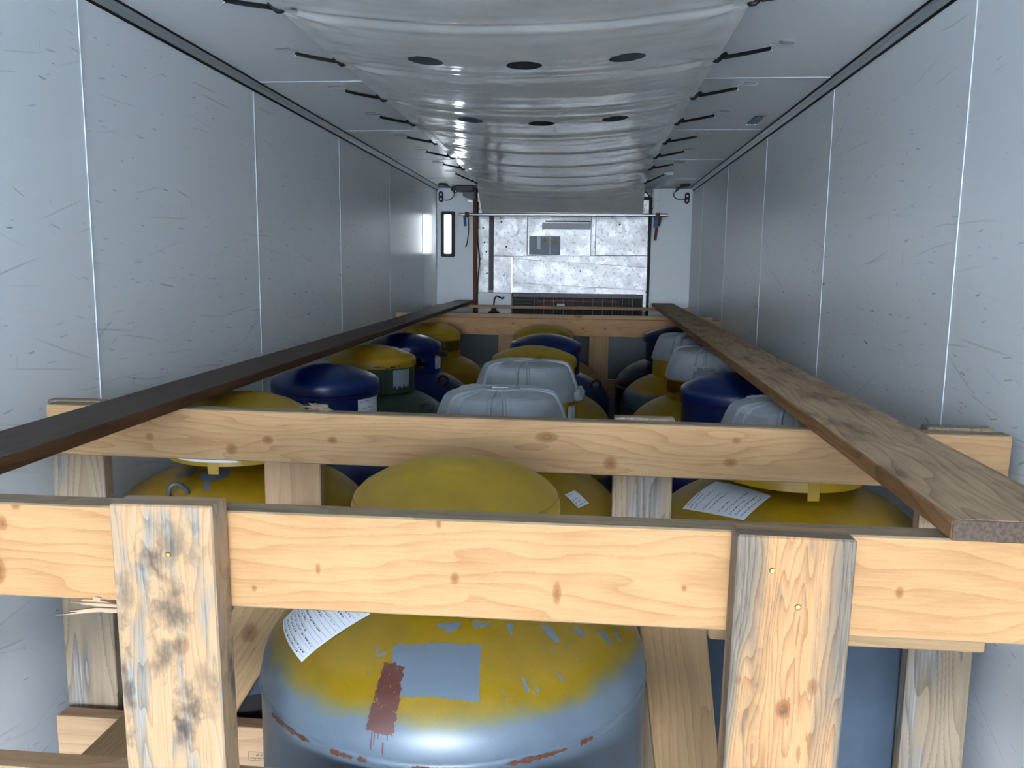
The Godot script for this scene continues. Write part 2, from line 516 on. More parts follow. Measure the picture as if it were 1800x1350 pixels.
func make_materials():
	var wall := Color(0.945, 0.957, 0.97)
	M.wall_a = textured(scuffed(1024, 1024, 11, wall, 520, 0.09, 0.22), 0.27)
	M.wall_b = textured(scuffed(1024, 1024, 23, wall, 460, 0.10, 0.22), 0.27)
	M.wall_c = textured(scuffed(1024, 1024, 37, wall, 600, 0.08, 0.22), 0.27)
	M.ceiling = textured(scuffed(512, 512, 5, Color(0.945, 0.955, 0.965), 40, 0.3, 0.1), 0.33)
	M.seam = mat(Color(0.9, 0.93, 0.96), 0.45)
	M.cove = mat(Color(0.70, 0.725, 0.74), 0.3, 0.3)
	M.rubber = mat(Color(0.028, 0.03, 0.034), 0.6)
	M.black_plastic = mat(Color(0.05, 0.054, 0.06), 0.45)
	M.white_panel = textured(scuffed(512, 512, 9, Color(0.86, 0.90, 0.93), 60, 0.4, 0.1), 0.35)
	M.floor = textured(scuffed(512, 512, 3, Color(0.80, 0.81, 0.82), 300, 0.4, 0.3), 0.5)
	M.kick = textured(scuffed(512, 512, 7, Color(0.50, 0.53, 0.555), 160, 0.2, 0.2), 0.4)
	M.ground = triplanar(textured(noise_tex(77, 0.03, Color(0.68, 0.68, 0.66), Color(0.76, 0.76, 0.74)), 0.9), 0.5)
	# aluminium of the bulkhead: dented sheet
	for k in 3:
		var m := mat(Color.WHITE, 0.48, 0.85)
		m.albedo_texture = rubbed(512, 90 + k)
		m.normal_enabled = true
		m.normal_texture = noise_tex(95 + k, 0.012, Color.BLACK, Color.WHITE, true, 7.0)
		m.normal_scale = 0.3
		M["aluminium_%d" % k] = triplanar(m, 0.9)
	M.steel = mat(Color(0.72, 0.73, 0.75), 0.3, 0.9)
	M.chrome = mat(Color(0.85, 0.86, 0.87), 0.2, 0.95)
	M.brass = mat(Color(0.62, 0.56, 0.36), 0.35, 0.9)
	M.dark_steel = mat(Color(0.16, 0.165, 0.175), 0.45, 0.5)
	M.orange = mat(Color(0.56, 0.25, 0.14), 0.6)
	M.strap_brown = mat(Color(0.42, 0.255, 0.17), 0.8)
	M.strap_blue = mat(Color(0.09, 0.36, 0.66), 0.5)
	M.glow = mat(Color(0.95, 0.97, 1.0), 0.4)
	M.glow.emission_enabled = true
	M.glow.emission = Color(0.93, 0.97, 1.0)
	M.glow.emission_energy_multiplier = 1.2
	# tarpaulin
	var tp := mat(Color(0.93, 0.93, 0.915), 0.13, 0.0, 0.7)
	tp.albedo_texture = noise_tex(41, 0.01, Color(0.93, 0.93, 0.93), Color(1, 1, 1))
	tp.uv1_scale = Vector3(1, 4, 1)
	tp.normal_enabled = true
	tp.normal_texture = noise_tex(42, 0.03, Color.BLACK, Color.WHITE, true, 2.0)
	tp.normal_scale = 0.12
	tp.cull_mode = BaseMaterial3D.CULL_DISABLED
	M.tarp = tp
	# drums
	var yellow := Color(0.615, 0.485, 0.035)
	var blue := Color(0.005, 0.12, 0.335)
	M.yellow = paint(yellow, 51, 0.42)
	M.yellow_dull = paint(Color(0.66, 0.54, 0.115), 52, 0.48)
	M.blue = paint(blue, 53, 0.3)
	M.navy = paint(Color(0.04, 0.10, 0.24), 54, 0.32)
	M.slate = paint(Color(0.285, 0.335, 0.395), 55, 0.35)
	M.green = paint(Color(0.20, 0.29, 0.235), 56, 0.36)
	M.drum_grey = paint(Color(0.365, 0.415, 0.465), 57, 0.33)
	M.plastic = paint(Color(0.555, 0.58, 0.605), 58, 0.42)
	M.lower_black = mat(Color(0.03, 0.032, 0.036), 0.6)
	M.primer_grey = mat(Color(0.42, 0.45, 0.49), 0.5)
	M.rust = triplanar(textured(noise_tex(59, 0.06, Color(0.26, 0.14, 0.09), Color(0.45, 0.26, 0.15)), 0.85), 8.0)
	M.lug = mat(Color(0.30, 0.33, 0.345), 0.4, 0.2)
	var vc := mat(Color.WHITE, 0.36)
	vc.vertex_color_use_as_albedo = true
	M.vertex = vc
	M.drum_front = textured(drum_paint(1600, 512), 0.3)
	# papers
	M.paper_form = textured(paper(160, 220, 4, 15, true), 0.75)
	M.paper_note = textured(paper(220, 160, 8, 12, false), 0.75)
	M.paper_small = textured(paper(96, 64, 12, 5, false), 0.75)
	M.paper_long = textured(paper(256, 64, 15, 3, false), 0.75)
	var si := Image.create(88, 50, false, Image.FORMAT_RGB8)
	si.fill(Color(0.70, 0.575, 0.445))
	var ink := Color(0.22, 0.19, 0.24)
	si.fill_rect(Rect2i(0, 0, 88, 2), ink)
	si.fill_rect(Rect2i(0, 48, 88, 2), ink)
	si.fill_rect(Rect2i(0, 0, 2, 50), ink)
	si.fill_rect(Rect2i(86, 0, 2, 50), ink)
	var sr := RandomNumberGenerator.new()
	sr.seed = 21
	for k in 26: si.fill_rect(Rect2i(8 + k * 3, 33 + sr.randi_range(-2, 2), 2, sr.randi_range(4, 9)), ink)
	for k in 12: si.fill_rect(Rect2i(42 + k * 3, sr.randi_range(8, 18), 3, sr.randi_range(2, 6)), Color(0.38, 0.16, 0.24))
	M.stamp = textured(ImageTexture.create_from_image(si), 0.7)
	M.label_grey = mat(Color(0.60, 0.65, 0.71), 0.6)
	M.label_yellow = mat(Color(0.72, 0.58, 0.25), 0.6)
	# timber
	M.splinter = mat(Color(0.68, 0.585, 0.47), 0.8)
	M.end_grain = triplanar(textured(noise_tex(83, 0.08, Color(0.23, 0.185, 0.15), Color(0.40, 0.33, 0.275)), 0.85), 6.0)
	M.cloth = mat(Color(0.47, 0.42, 0.35), 0.9)
	var fresh := Color(0.735, 0.57, 0.395)
	var fresh_d := Color(0.57, 0.395, 0.24)
	M.fresh_front = textured(wood(2048, 224, 101, fresh, fresh_d, {"side": [0.82, 0.05, Color(0.60, 0.53, 0.435), Color(0.40, 0.345, 0.275)], "contrast": 0.34, "rings": 10.0, "warp": 3.0, "knots": [[70, 79, 16, 0.8], [120, 178, 6, 1.3], [90, 150, 9, 1.0], [715, 103, 9, 0.6], [945, 174, 7, 0.7], [975, 99, 7, 1.0], [1165, 83, 13, 0.5], [330, 142, 6, 1.2], [1395, 99, 5, 1.0], [1770, 106, 8, 0.9], [590, 71, 5, 1.2]]}), 0.62, 0.3)  # edge colours: dirt plus the weaker light on the beam top, painted in
	M.fresh = textured(wood(2048, 224, 131, Color(0.75, 0.61, 0.45), Color(0.585, 0.415, 0.265), {"side": [0.82, 0.05, Color(0.60, 0.53, 0.435), Color(0.40, 0.345, 0.275)], "contrast": 0.36, "rings": 9.0, "warp": 4.0, "knots": [[240, 99, 12, 0.8], [420, 73, 16, 0.8], [500, 103, 10, 1.0], [640, 109, 8, 1.1], [1090, 140, 11, 1.5], [1220, 73, 15, 0.8], [1460, 88, 13, 1.1], [1470, 148, 11, 1.0], [1700, 118, 8, 1.2], [900, 58, 5, 1.0], [60, 140, 7, 1.0]]}), 0.64, 0.3)  # same darker edge tone: partly grime, partly shading put into the colour
	M.fresh_pink = textured(wood(1024, 192, 151, Color(0.735, 0.61, 0.475), Color(0.57, 0.425, 0.31), {"contrast": 0.3, "rings": 6.0, "knots": [[200, 50, 15, 0.9], [700, 120, 12, 1.0]]}), 0.66, 0.3)
	var mix_l := Color(0.73, 0.60, 0.455)
	M.post_stained = textured(wood(1024, 320, 171, mix_l, Color(0.56, 0.42, 0.30), {"contrast": 0.4, "rings": 14.0, "warp": 5.0, "grey": Color(0.55, 0.53, 0.505), "grey_share": 0.42, "grey_edges": 0.5,
		"knots": [[745, 120, 16, 1.0], [560, 118, 20, 1.2], [690, 268, 8, 1.0]], "stains": [[810, 140, 80, 66, 0.85], [720, 165, 66, 58, 0.75], [900, 190, 80, 48, 0.9], [610, 115, 70, 46, 1.0], [570, 135, 44, 24, 1.0], [655, 60, 80, 44, 0.5], [650, 268, 150, 28, 0.8], [840, 262, 80, 38, 0.6], [945, 110, 60, 90, 0.55]]}), 0.66, 0.3)
	M.post_streaked = textured(wood(1024, 320, 191, Color(0.74, 0.575, 0.405), Color(0.54, 0.36, 0.225), {"contrast": 0.55, "rings": 17.0, "warp": 6.0, "grey": Color(0.455, 0.42, 0.38), "grey_share": 0.3, "grey_edges": 1.5,
		"knots": [[690, 165, 13, 1.0], [735, 95, 15, 1.3], [740, 285, 9, 0.9]], "stains": [[690, 165, 15, 13, 0.8], [760, 235, 260, 26, 0.3]]}), 0.66, 0.3)
	M.weathered = textured(wood(1024, 192, 211, Color(0.64, 0.565, 0.475), Color(0.42, 0.355, 0.29), {"contrast": 0.5, "rings": 9.0, "warp": 6.0, "grey": Color(0.56, 0.545, 0.525), "grey_share": 0.52, "knots": [[240, 60, 15, 1.0], [620, 130, 14, 0.9], [880, 70, 12, 1.0]]}), 0.75, 0.25)
	M.dull = textured(wood(1024, 192, 231, Color(0.66, 0.54, 0.40), Color(0.47, 0.36, 0.25), {"contrast": 0.35, "rings": 7.0, "warp": 5.0, "knots": [[300, 90, 13, 1.0], [760, 60, 11, 1.0]], "stains": [[960, 150, 40, 30, 0.7]]}), 0.7, 0.3)
	M.black_plank = textured(wood(2048, 192, 251, Color(0.30, 0.255, 0.225), Color(0.145, 0.112, 0.093), {"side": [0.86, 0.06, Color(0.36, 0.245, 0.15), Color(0.17, 0.105, 0.06)], "contrast": 0.3, "rings": 8.0, "warp": 4.0, "grey": Color(0.33, 0.215, 0.13), "grey_share": 0.3}), 0.6, 0.35)
	M.brown_plank = textured(wood(2048, 224, 271, Color(0.73, 0.625, 0.505), Color(0.48, 0.375, 0.29), {"side": [0.87, 0.06, Color(0.60, 0.45, 0.30), Color(0.40, 0.28, 0.17)], "contrast": 0.45, "rings": 9.0, "warp": 4.0, "grey": Color(0.46, 0.37, 0.30), "grey_share": 0.32, "knots": [[420, 80, 13, 1.6], [900, 140, 12, 1.5], [1500, 70, 12, 1.5]], "stains": [[500, 60, 600, 30, 0.4], [1500, 55, 600, 26, 0.3]]}), 0.7, 0.3)

# ---------------------------------------------------------------- timber
func board(called: String, s: Vector3, m: Material, parent: Node, at: Vector3, turn: Basis, off := Vector2.ZERO, span := Vector2(2.4, 0.3), b := 0.0025) -> MeshInstance3D:
	var st := mb()
	bev(st, s, b, Transform3D.IDENTITY, Vector4(off.x, off.y, span.x, span.y))
	st.generate_tangents()
	return put(st, called, m, parent, Transform3D(turn, at))

# grain along x: across the body; upright: grain along y; along: grain along -z with the wide face up
var ACROSS := Basis.IDENTITY
var UPRIGHT := Basis(Vector3.UP, Vector3.LEFT, Vector3.BACK)

func along(from: Vector3, to: Vector3) -> Basis:
	var d := (to - from).normalized()
	var up := Vector3.UP
	var side := up.cross(d).normalized()
	return Basis(d, side, d.cross(side).normalized())

func span_board(called: String, x0: float, x1: float, y0: float, y1: float, z: float, t: float, m: Material, parent: Node, off := Vector2.ZERO, span := Vector2(2.4, 0.3)) -> MeshInstance3D:
	return board(called, Vector3(x1 - x0, y1 - y0, t), m, parent, Vector3((x0 + x1) / 2, (y0 + y1) / 2, z - t / 2), ACROSS, off, span)

func post(called: String, x: float, y0: float, y1: float, w: float, z: float, t: float, m: Material, parent: Node, off := Vector2.ZERO, span := Vector2(2.4, 0.3), lean := 0.0) -> MeshInstance3D:
	return board(called, Vector3(y1 - y0, w, t), m, parent, Vector3(x, (y0 + y1) / 2, z - t / 2), Basis(Vector3.BACK, lean) * UPRIGHT, off, span)

func screw(x: float, y: float, z: float, parent: Node):
	var st := mb()
	lathe(st, [Vector2(0, 0.0015), Vector2(0.0032, 0.0012), Vector2(0.0042, 0), Vector2(0.0042, -0.004)], 12)
	var s := put(st, "screw", M.brass, parent, Transform3D(Basis(Vector3.RIGHT, PI / 2), Vector3(x, y, z)))
	s.set_meta("label", "brass screw head")

func timber():
	# --- frame nearest the doors
	var f := thing("timber_brace", "pale timber brace with two stained posts on its outer face and torn splinters", "brace", Vector3(0, 0, 0), "timber braces across the load")
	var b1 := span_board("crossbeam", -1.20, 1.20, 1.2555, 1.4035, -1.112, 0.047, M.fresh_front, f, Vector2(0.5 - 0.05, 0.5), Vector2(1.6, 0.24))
	post("post", -0.363, 0.0, 1.424, 0.152, -1.062, 0.049, M.post_stained, f, Vector2(0.08, 0.48), Vector2(0.78, 0.19), 0.012)
	post("post", 0.500, 0.0, 1.413, 0.154, -1.062, 0.049, M.post_streaked, f, Vector2(0.08, 0.5), Vector2(0.78, 0.17), -0.012)
	span_board("backing_board", 0.425, 0.835, 1.194, 1.34, -1.213, 0.03, M.dull, f, Vector2(0.3, 0.4))
	span_board("rail", -1.20, 1.20, 0.83, 0.968, -1.115, 0.046, M.fresh_pink, f, Vector2(0.1, 0.3))
	screw(0.478, 1.366, -1.0605, f)
	screw(0.514, 1.317, -1.0605, f)
	screw(-0.362, 1.352, -1.0605, f)
	# torn splinters under the beam beside the stained post
	var raw := [[-0.425, 1.2535, -0.425, 1.2485, -0.50, 1.2485, -0.545, 1.2535],
		[-0.425, 1.2415, -0.485, 1.2385, -0.50, 1.2395, -0.575, 1.229, -0.535, 1.237, -0.55, 1.2375, -0.505, 1.2455, -0.425, 1.2465],
		[-0.53, 1.2545, -0.527, 1.2575, -0.512, 1.2575, -0.508, 1.262, -0.498, 1.261, -0.50, 1.2565, -0.47, 1.2515, -0.52, 1.2515]]
	for k in raw.size():
		var st := mb()
		var poly := PackedVector2Array()
		for i in range(0, raw[k].size(), 2): poly.append(Vector2(raw[k][i], raw[k][i + 1]))
		prism(st, poly, 0.005)
		var sp := put(st, "splinter", M.splinter, b1, Transform3D(Basis.IDENTITY, Vector3(0, 0, -1.1105 - 0.002 * k) - b1.position))
		sp.set_meta("label", "raw torn wood splinter")
	# --- second frame
	var g := thing("timber_brace", "timber brace with a knotty beam before four weathered posts and slanting struts", "brace", Vector3.ZERO, "timber braces across the load")
	var tilt := Basis(Vector3.UP, 0.006)
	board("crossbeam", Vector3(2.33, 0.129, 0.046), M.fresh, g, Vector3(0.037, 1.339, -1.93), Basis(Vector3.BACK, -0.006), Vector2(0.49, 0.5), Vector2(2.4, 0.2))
	for k in [[-1.085, 0.142, M.weathered, 0.1, 1.413, 0.05], [-0.51, 0.147, M.fresh_pink, 0.55, 1.40, 0.045], [0.373, 0.145, M.weathered, 0.7, 1.4065, 0.045], [1.108, 0.152, M.weathered, 0.4, 1.403, 0.05]]:
		post("post", k[0], 0.0, k[4], k[1], -1.954, 0.04, k[2], g, Vector2(k[3], 0.45))
	var rl := span_board("rail", -1.145, -0.45, 0.44, 0.578, -1.885, 0.047, M.fresh_pink, g, Vector2(0.4, 0.35))
	var sp2 := mb()
	q4(sp2, Vector3(-0.622, 0.512, 0.0003), Vector3(-0.578, 0.512, 0.0003), Vector3(-0.578, 0.487, 0.0003), Vector3(-0.622, 0.487, 0.0003), Vector3.BACK, Vector2(0, 0), Vector2(1, 0), Vector2(1, 1), Vector2(0, 1))
	var sm := put(sp2, "ink_stamp", M.stamp, rl, Transform3D(Basis.IDENTITY, Vector3(0, 0, -1.885) - rl.position))
	sm.set_meta("label", "boxed ink stamp")
	# slanting struts fixed to the posts
	board("strut", Vector3(0.60, 0.143, 0.038), M.dull, g, Vector3(-0.575, 0.87, -1.86), Basis(Vector3.BACK, deg_to_rad(58.0)), Vector2(0.3, 0.45))
	board("strut", Vector3(1.07, 0.148, 0.045), M.dull, g, Vector3(0.493, 0.55, -1.80), Basis(Vector3.BACK, deg_to_rad(97.5)), Vector2(0.55, 0.5))
	var sill := board("sill", Vector3(0.19, 0.11, 0.10), M.dull, g, Vector3(-0.905, 0.545, -1.785), along(Vector3.ZERO, Vector3(0, 0, -1)), Vector2(0.2, 0.4))
	# --- third frame behind the drums
	var h := thing("timber_brace", "timber brace with a doubled beam behind the last row of drums", "brace", Vector3.ZERO, "timber braces across the load")
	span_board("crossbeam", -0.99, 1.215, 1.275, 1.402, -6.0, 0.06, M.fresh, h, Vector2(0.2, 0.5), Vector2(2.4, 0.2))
	span_board("backing_board", -1.205, 1.17, 1.325, 1.428, -6.085, 0.045, M.fresh_pink, h, Vector2(0.6, 0.45))
	post("post", -0.353, 0.0, 1.29, 0.122, -6.06, 0.02, M.fresh_pink, h, Vector2(0.1, 0.4))
	post("post", 0.34, 0.0, 1.29, 0.145, -6.06, 0.02, M.fresh_pink, h, Vector2(0.65, 0.5))
	span_board("rail", -1.15, 1.15, 0.80, 0.94, -6.135, 0.045, M.fresh_pink, h, Vector2(0.3, 0.45))
	# --- last rail in front of the bulkhead
	var l := thing("timber_rail", "thin timber rail on short props in front of the bulkhead grille", "rail")
	span_board("board", -1.16, 1.17, 1.408, 1.433, -7.35, 0.10, M.fresh_pink, l, Vector2(0.2, 0.5))
	post("prop", -1.08, 0.0, 1.408, 0.05, -7.37, 0.06, M.fresh_pink, l)
	post("prop", 1.05, 0.0, 1.408, 0.05, -7.37, 0.06, M.fresh_pink, l)
	# --- loose planks lying lengthwise on the braces
	var p := thing("plank", "long dark tar-brown plank lying lengthwise on the timber braces", "plank", Vector3(-0.905, 1.446, -4.3), "loose planks on top of the braces")
	var base := Vector3(-0.905, 1.446, -4.3)
	var a := Vector3(-0.83, 1.4185, -0.9)
	var e := Vector3(-0.905, 1.4535, -7.75)
	board("board", Vector3(a.distance_to(e), 0.158, 0.028), M.black_plank, p, (a + e) / 2 - base, along(a, e), Vector2(0.1, 0.5), Vector2(3.0, 0.25))
	var p2 := thing("plank", "long weathered brown plank with split grain lying lengthwise on the timber braces", "plank", Vector3(0.85, 1.42, -4.3), "loose planks on top of the braces")
	base = Vector3(0.85, 1.42, -4.3)
	a = Vector3(0.815, 1.4195, -1.10)
	e = Vector3(0.94, 1.4535, -7.55)
	var eg := board("end_grain", Vector3(0.003, 0.189, 0.029), M.end_grain, p2, a + (a - e).normalized() * 0.001 - base, along(a, e), Vector2.ZERO, Vector2(0.3, 0.3), 0.0008)
	eg.set_meta("label", "dark dirty end grain")
	board("board", Vector3(a.distance_to(e), 0.19, 0.03), M.brown_plank, p2, (a + e) / 2 - base, along(a, e), Vector2(0.05, 0.5), Vector2(2.6, 0.25))

# ---------------------------------------------------------------- drums
const HY := 0.985   # foot of the dome
const HH := 0.2     # height of the dome

func head_point(R: float, th: float, ph: float, off := 0.0) -> Vector3:
	var t := deg_to_rad(th)
	var f := deg_to_rad(ph)
	var n := Vector3(sin(t) * cos(f) / R, sin(f) / HH, cos(t) * cos(f) / R).normalized()
	return Vector3(R * cos(f) * sin(t), HY + HH * sin(f), R * cos(f) * cos(t)) + n * off

func head_normal(R: float, th: float, ph: float) -> Vector3:
	var t := deg_to_rad(th)
	var f := deg_to_rad(ph)
	return Vector3(sin(t) * cos(f) / R, sin(f) / HH, cos(t) * cos(f) / R).normalized()

# a sheet lying on the dome: corners as (turn, climb) in degrees, in order round the sheet
func dome_sheet(R: float, c: Array, called: String, m: Material, parent: Node, lift := 0.0012, label := "") -> MeshInstance3D:
	var st := mb()
	var n := 8
	var pts := []
	# corners in space, bilinear in space, then pressed onto the dome
	var k := []
	for q in c: k.append(head_point(R, q[0], q[1]))
	for j in n + 1:
		var row := []
		for i in n + 1:
			var u := float(i) / n
			var v := float(j) / n
			var p: Vector3 = k[0].lerp(k[1], u).lerp(k[3].lerp(k[2], u), v)
			var w := Vector3(p.x / R, (p.y - HY) / HH, p.z / R).normalized()
			var nn := Vector3(w.x / R, w.y / HH, w.z / R).normalized()
			row.append([Vector3(w.x * R, HY + w.y * HH, w.z * R) + nn * lift, nn, Vector2(u, v)])
		pts.append(row)
	for j in n:
		for i in n:
			var A = pts[j][i]
			var B = pts[j][i + 1]
			var C = pts[j + 1][i + 1]
			var D = pts[j + 1][i]
			tri(st, A[0], B[0], C[0], A[1], B[1], C[1], A[2], B[2], C[2])
			tri(st, A[0], C[0], D[0], A[1], C[1], D[1], A[2], C[2], D[2])
	var o := put(st, called, m, parent)
	if label != "": o.set_meta("label", label)
	return o

# an outline lying on the dome (bare patch), corners as flat list of turn, climb
func dome_patch(R: float, c: Array, called: String, m: Material, parent: Node, label := ""):
	var poly := PackedVector2Array()
	for i in range(0, c.size(), 2): poly.append(Vector2(c[i], c[i + 1]))
	var st := mb()
	var idx := Geometry2D.triangulate_polygon(poly)
	for i in range(0, idx.size(), 3):
		var v := []
		for j in 3: v.append(poly[idx[i + j]])
		var todo := [v]
		for lev in 2:
			var nxt := []
			for t in todo:
				var ab: Vector2 = (t[0] + t[1]) / 2
				var bc: Vector2 = (t[1] + t[2]) / 2
				var ca: Vector2 = (t[2] + t[0]) / 2
				nxt.append_array([[t[0], ab, ca], [ab, t[1], bc], [ca, bc, t[2]], [ab, bc, ca]])
			todo = nxt
		for t in todo:
			tri(st, head_point(R, t[0].x, t[0].y, 0.0008), head_point(R, t[1].x, t[1].y, 0.0008), head_point(R, t[2].x, t[2].y, 0.0008), head_normal(R, t[0].x, t[0].y), head_normal(R, t[1].x, t[1].y), head_normal(R, t[2].x, t[2].y))
	var o := put(st, called, m, parent)
	if label != "": o.set_meta("label", label)

# a sheet on a collar of radius r
func collar_sheet(r: float, t0: float, t1: float, y0: float, y1: float, called: String, m: Material, parent: Node, torn := 0.0, label := ""):
	var st := mb()
	var n := 10
	for i in n:
		var a := lerpf(t0, t1, float(i) / n)
		var b := lerpf(t0, t1, float(i + 1) / n)
		var da := Vector3(sin(deg_to_rad(a)), 0, cos(deg_to_rad(a)))
		var db := Vector3(sin(deg_to_rad(b)), 0, cos(deg_to_rad(b)))
		var la := y0 + torn * (0.5 + 0.5 * sin(i * 2.3))
		var lb := y0 + torn * (0.5 + 0.5 * sin((i + 1) * 2.3))
		var ha := y1 - torn * 0.3 * (0.5 + 0.5 * cos(i * 3.1))
		var hb := y1 - torn * 0.3 * (0.5 + 0.5 * cos((i + 1) * 3.1))
		var A := da * r + Vector3.UP * la
		var B := db * r + Vector3.UP * lb
		var C := db * r + Vector3.UP * hb
		var D := da * r + Vector3.UP * ha
		var ua := float(i) / n
		var ub := float(i + 1) / n
		tri(st, A, B, C, da, db, db, Vector2(ua, 1), Vector2(ub, 1), Vector2(ub, 0))
		tri(st, A, C, D, da, db, da, Vector2(ua, 1), Vector2(ub, 0), Vector2(ua, 0))
	var o := put(st, called, m, parent)
	if label != "": o.set_meta("label", label)

# ring wall with rounded hand holes
func collar_mesh(r: float, y0: float, y1: float, slots: Array, half: float, s0: float, s1: float) -> SurfaceTool:
	var st := mb()
	var th := 0.006
	var angs := []
	var steps := 72
	for k in steps: angs.append(-180.0 + 360.0 * k / steps)
	for s in slots:
		for k in 13:
			var a: float = s + half * (-1.0 + k / 6.0)
			angs.append(wrapf(a, -180.0, 180.0))
		for d in [-0.97, -0.9, 0.9, 0.97]: angs.append(wrapf(s + half * d, -180.0, 180.0))
	angs.sort()
	angs.append(angs[0] + 360.0)
	var hole := func(a: float):
		for s in slots:
			var d: float = absf(wrapf(a - s, -180.0, 180.0))
			if d < half - 1e-4:
				var mid := (s0 + s1) / 2
				var rad := (s1 - s0) / 2
				var dist: float = deg_to_rad(half - d) * r
				var hh := rad
				if dist < rad * 0.7: hh = rad * sqrt(maxf(0.0, 1.0 - pow(1.0 - dist / (rad * 0.7), 2.0)))
				return [mid - hh, mid + hh]
		return [(s0 + s1) / 2, (s0 + s1) / 2]
	for i in angs.size() - 1:
		var a: float = angs[i]
		var b: float = angs[i + 1]
		if b - a < 1e-3: continue
		var da := Vector3(sin(deg_to_rad(a)), 0, cos(deg_to_rad(a)))
		var db := Vector3(sin(deg_to_rad(b)), 0, cos(deg_to_rad(b)))
		var ha = hole.call(a)
		var hb = hole.call(b)
		var open: bool = ha[1] - ha[0] > 1e-5 or hb[1] - hb[0] > 1e-5
		for w in [[r, 1.0], [r - th, -1.0]]:
			var P := func(d: Vector3, y: float) -> Vector3: return d * w[0] + Vector3.UP * y
			var na: Vector3 = da * w[1]
			var nb: Vector3 = db * w[1]
			for e in [[y0, y0, ha[0], hb[0]], [ha[1], hb[1], y1, y1]]:
				var A: Vector3 = P.call(da, e[0])
				var B: Vector3 = P.call(db, e[1])
				var C: Vector3 = P.call(db, e[3])
				var D: Vector3 = P.call(da, e[2])
				tri(st, A, B, C, na, nb, nb)
				tri(st, A, C, D, na, nb, na)
		for e in [[y0, y0, Vector3.DOWN], [y1, y1, Vector3.UP]]:
			q4(st, da * r + Vector3.UP * e[0], db * r + Vector3.UP * e[1], db * (r - th) + Vector3.UP * e[1], da * (r - th) + Vector3.UP * e[0], e[2])
		if open:
			q4(st, da * r + Vector3.UP * ha[0], db * r + Vector3.UP * hb[0], db * (r - th) + Vector3.UP * hb[0], da * (r - th) + Vector3.UP * ha[0], Vector3.UP)
			q4(st, da * r + Vector3.UP * ha[1], db * r + Vector3.UP * hb[1], db * (r - th) + Vector3.UP * hb[1], da * (r - th) + Vector3.UP * ha[1], Vector3.DOWN)
	return st

# moulded grey cover with pairs of ribs running down from its flat top
func plastic_cap_mesh(ribs: Array) -> SurfaceTool:
	var st := mb()
	var prof := [Vector2(0.0, 1.402), Vector2(0.05, 1.402), Vector2(0.10, 1.399), Vector2(0.145, 1.392), Vector2(0.162, 1.386), Vector2(0.172, 1.376), Vector2(0.182, 1.355), Vector2(0.193, 1.325), Vector2(0.203, 1.295), Vector2(0.210, 1.272), Vector2(0.214, 1.254), Vector2(0.206, 1.254)]
	var lift := [0.0, 0.0, 0.45, 0.8, 1.0, 1.0, 1.0, 1.0, 1.0, 0.7, 0.0, 0.0]
	var angs := []
	for k in 60: angs.append(-180.0 + 6.0 * k)
	for s in ribs:
		for d in [-9.0, -8.0, -6.6, -5.6, -4.6, 4.6, 5.6, 6.6, 8.0, 9.0]: angs.append(wrapf(s + d, -180.0, 180.0))
	angs.sort()
	angs.append(angs[0] + 360.0)
	var bump := func(a: float) -> float:
		for s in ribs:
			var d: float = absf(wrapf(a - s, -180.0, 180.0))
			if d < 9.0:
				if d > 5.5: return 0.0075 * smoothstep(9.0, 7.6, d)
				return lerpf(-0.003, 0.0075, smoothstep(4.4, 5.6, d))
		return 0.0
	var grid := []
	for i in angs.size():
		var col := []
		var b: float = bump.call(angs[i])
		for j in prof.size():
			var pr: Vector2 = prof[j]
			var q: Vector2 = (prof[mini(j + 1, prof.size() - 1)] - prof[maxi(j - 1, 0)]).normalized()
			var n2 := Vector2(-q.y, q.x)
			var amount: float = b * lift[j]
			var rr := pr + n2 * amount
			col.append(Vector3(sin(deg_to_rad(angs[i])) * rr.x, rr.y, cos(deg_to_rad(angs[i])) * rr.x))
		grid.append(col)
	for i in angs.size() - 1:
		if angs[i + 1] - angs[i] < 1e-3: continue
		for j in prof.size() - 1:
			var A: Vector3 = grid[i][j]
			var B: Vector3 = grid[i + 1][j]
			var C: Vector3 = grid[i + 1][j + 1]
			var D: Vector3 = grid[i][j + 1]
			var n := (C - A).cross(B - D)
			var out := Vector3(A.x + C.x, 0.35, A.z + C.z)
			if j == prof.size() - 2: out = Vector3.DOWN
			if n.dot(out) < 0.0: n = -n
			n = n.normalized()
			if j > 0: tri(st, A, B, C, n, n, n)
			tri(st, A, C, D, n, n, n)
	return st

func eye(parent: Node, R: float, th: float, ph: float, m: Material, size := 0.026, tubr := 0.008):
	var base := head_point(R, th, ph)
	var n := head_normal(R, th, ph)
	var side := Vector3.RIGHT
	n = (n + Vector3.UP).normalized()
	n.z = 0.0
	n = n.normalized()
	side = n.cross(Vector3.BACK).normalized()
	var st := mb()
	var pts := []
	for k in 19:
		var a := deg_to_rad(-60.0 + 300.0 * k / 18.0)
		pts.append(base + n * (size * 0.85) + (side * cos(a) + n * sin(a)) * size)
	tube(st, pts, tubr, 8)
	var o := put(st, "lifting_eye", m, parent)
	return o

func torus(st, at: Vector3, R: float, r: float, seg := 40):
	for i in seg:
		for j in 8:
			var v := []
			for e in [[i, j], [i + 1, j], [i + 1, j + 1], [i, j + 1]]:
				var a: float = TAU * e[0] / seg
				var b: float = TAU * e[1] / 8.0
				var d := Vector3(cos(a), 0, sin(a))
				var n := d * cos(b) + Vector3.UP * sin(b)
				v.append([at + d * R + n * r, n])
			tri(st, v[0][0], v[1][0], v[2][0], v[0][1], v[1][1], v[2][1])
			tri(st, v[0][0], v[2][0], v[3][0], v[0][1], v[2][1], v[3][1])

